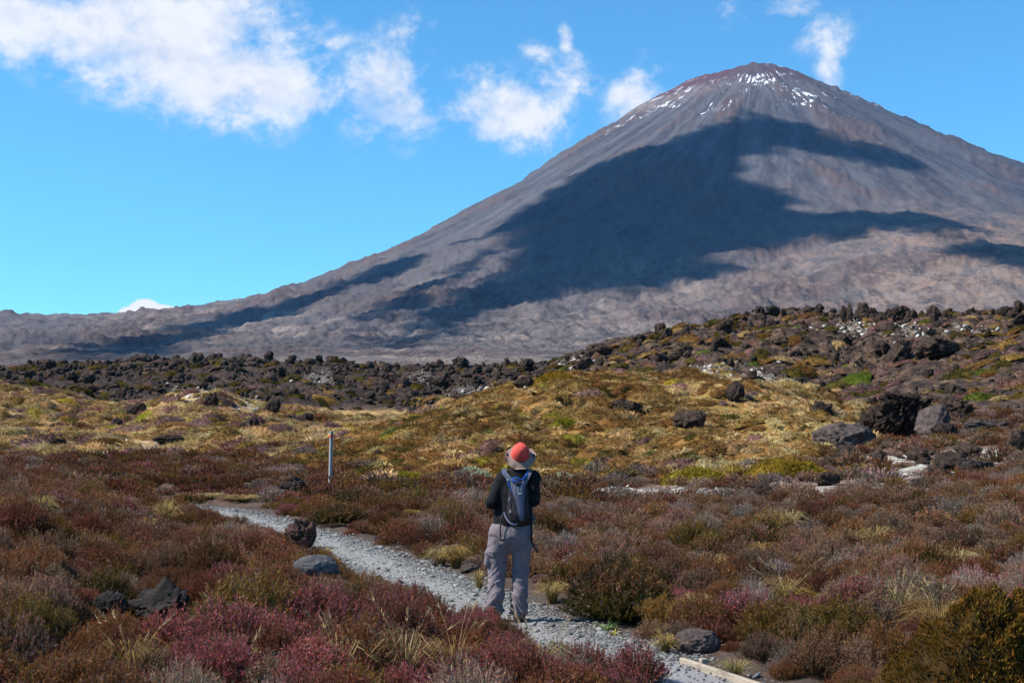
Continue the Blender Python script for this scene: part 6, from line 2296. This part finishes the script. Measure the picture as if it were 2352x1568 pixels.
    v, fc = tube(resample([(-.020, -.148, 1.385), (-.012, -.160, 1.35), (.008, -.172, 1.305), (.024, -.17, 1.27)], 20), .0065, 8)
    mesh_obj("hose_end", v, fc, M_BLUE, smooth=True, parent=pk)
    bv, bf = box_mesh(.014, .010, .020, .003, (-.022, -.152, 1.388))
    mesh_obj("hose_clip", bv, bf, M_TAGM, parent=pk)
    # zip, pulls and clips on the dark side pocket
    zx = np.linspace(1.28, 1.05, 14)
    v, fc = strap([(.012, back_y(np.array([.012]), np.array([z]))[0] - .004, z) for z in zx], .010, .004, (1, 0, 0))
    mesh_obj("zip", v, fc, M_BLACKC, parent=pk)
    for (x, z, w, h) in ((.000, 1.215, .012, .014), (-.008, 1.195, .010, .014), (.006, 1.085, .016, .028)):
        bv, bf = box_mesh(w, .007, h, .002, (x, back_y(np.array([x]), np.array([z]))[0] - .006, z))
        mesh_obj("zip_pull", bv, bf, M_TAGM, parent=pk)
    # pale piping along the pack's lower left edge
    v, fc = strap(resample([(-.058, -.125, 1.075), (-.040, -.155, 1.03), (-.010, -.185, .985), (.03, -.20, .962), (.075, -.20, .962)], 24), .020, .006, (0, 0, 1))
    mesh_obj("piping", v, fc, M_PANEL, parent=pk)
    # loose webbing hanging from both sides
    v, fc = strap(resample([(.205, -.10, 1.15), (.212, -.125, 1.05), (.214, -.135, .93), (.212, -.14, .80), (.222, -.145, .775), (.245, -.15, .73), (.272, -.15, .685)], 30), .022, .004, (1, -.4, 0))
    mesh_obj("loose_strap", v, fc, M_BLACKC, parent=pk)
    v, fc = strap(resample([(-.055, -.13, 1.06), (-.085, -.140, 1.03), (-.092, -.150, .95), (-.092, -.160, .86), (-.090, -.165, .80)], 24), .014, .004, (1, -.4, 0))
    mesh_obj("loose_strap", v, fc, M_BLACKC, parent=pk)
    bv, bf = box_mesh(.018, .012, .030, .003, (-.091, -.166, .862))
    mesh_obj("buckle", bv, bf, M_SOLE, parent=pk)
    return pk


backpack = build_backpack()


# ---------------------------------------------------------------- marker post and timber edging
def mat_timber(name, lo, hi, axis=2):
    m, t = new_mat(name)
    p = t.n('ShaderNodeTexCoord').outputs['Object']
    sc = [22.0, 22.0, 22.0]
    sc[axis] = 1.2
    g = t.noise(t.mapping(p, scale=tuple(sc)), 3.0, 6, .65)
    n = t.noise(p, 5.0, 4, .6)
    col = t.mix(t.ramp(g, .3, .7), lo, hi)
    col = t.mix(t.math('MULTIPLY', t.ramp(n, .55, .7), .4), col, tuple(q * .55 for q in lo))
    bs = t.n('ShaderNodeBsdfPrincipled')
    t.set(bs.inputs['Base Color'], col)
    bs.inputs['Roughness'].default_value = .85
    bs.inputs['Specular IOR Level'].default_value = .2
    bp = t.n('ShaderNodeBump')
    bp.inputs['Strength'].default_value = .4
    bp.inputs['Distance'].default_value = .004
    t.set(bp.inputs['Height'], g)
    t.set(bs.inputs['Normal'], bp.outputs[0])
    o = t.n('ShaderNodeOutputMaterial')
    t.set(o.inputs[0], bs.outputs[0])
    return m


def build_post():
    P = drop(758, 1129)
    sc = P[1] / FPX
    h = 139 * sc
    w = .084
    c = math.radians(38)
    R = np.array([[math.cos(c), -math.sin(c), 0], [math.sin(c), math.cos(c), 0], [0, 0, 1]])
    V, F = box_mesh(w, w, h + .3, .006, (0, 0, (h + .3) / 2 - .3), None)
    top = V[:, 2] > h - .05
    V[top, 2] -= (V[top, 0] + w / 2) * .12
    V = V @ R.T
    V[:, 0] += V[:, 2] * .012
    o = mesh_obj("marker_post", V, F, mat_timber("weathered_post", (0.18, 0.175, 0.168), (0.38, 0.37, 0.355)))
    o.location = P.tolist()
    tag(o, "weathered square timber marker post with a red band beside the track", "post")
    CLEAR.append((P[0], P[1], .2))
    m = mat_cloth("red_marker", (0.50, 0.045, 0.025), (0.56, 0.06, 0.03), .6, bump=.02)
    V, F = box_mesh(w + .008, w + .008, .075, .003, (0, 0, h - .16))
    V = V @ R.T
    V[:, 0] += V[:, 2] * .012
    mesh_obj("marker_band", V, F, m, parent=o)
    return o


def build_edging():
    a, b = ground_pt(1566, 1512), ground_pt(1742, 1570)
    d = (b - a) / np.linalg.norm(b - a)
    ln = 3.2
    ang = math.atan2(d[1], d[0])
    V, F = box_mesh(ln, .042, .16, .004, (ln / 2, 0, .0))
    rng = np.random.RandomState(2)
    V = V + rng.normal(size=V.shape) * .0015
    o = mesh_obj("timber_edging", V, F, mat_timber("pale_timber", (0.24, 0.195, 0.145), (0.44, 0.375, 0.295), axis=0))
    o.location = (float(a[0]), float(a[1]), H(*a) - .02)
    o.rotation_euler = (0, 0, ang)
    tag(o, "pale timber board edging the track at the bottom right", "timber")
    for x in (.25, 1.6, 2.9):
        V, F = box_mesh(.05, .05, .42, .004, (x, .052, -.10))
        mesh_obj("peg", V, F, o.data.materials[0], parent=o)
    for t in np.linspace(0, ln, 8):
        CLEAR.append((a[0] + d[0] * t, a[1] + d[1] * t, .10))
    return o


build_post()
build_edging()
build_heath()
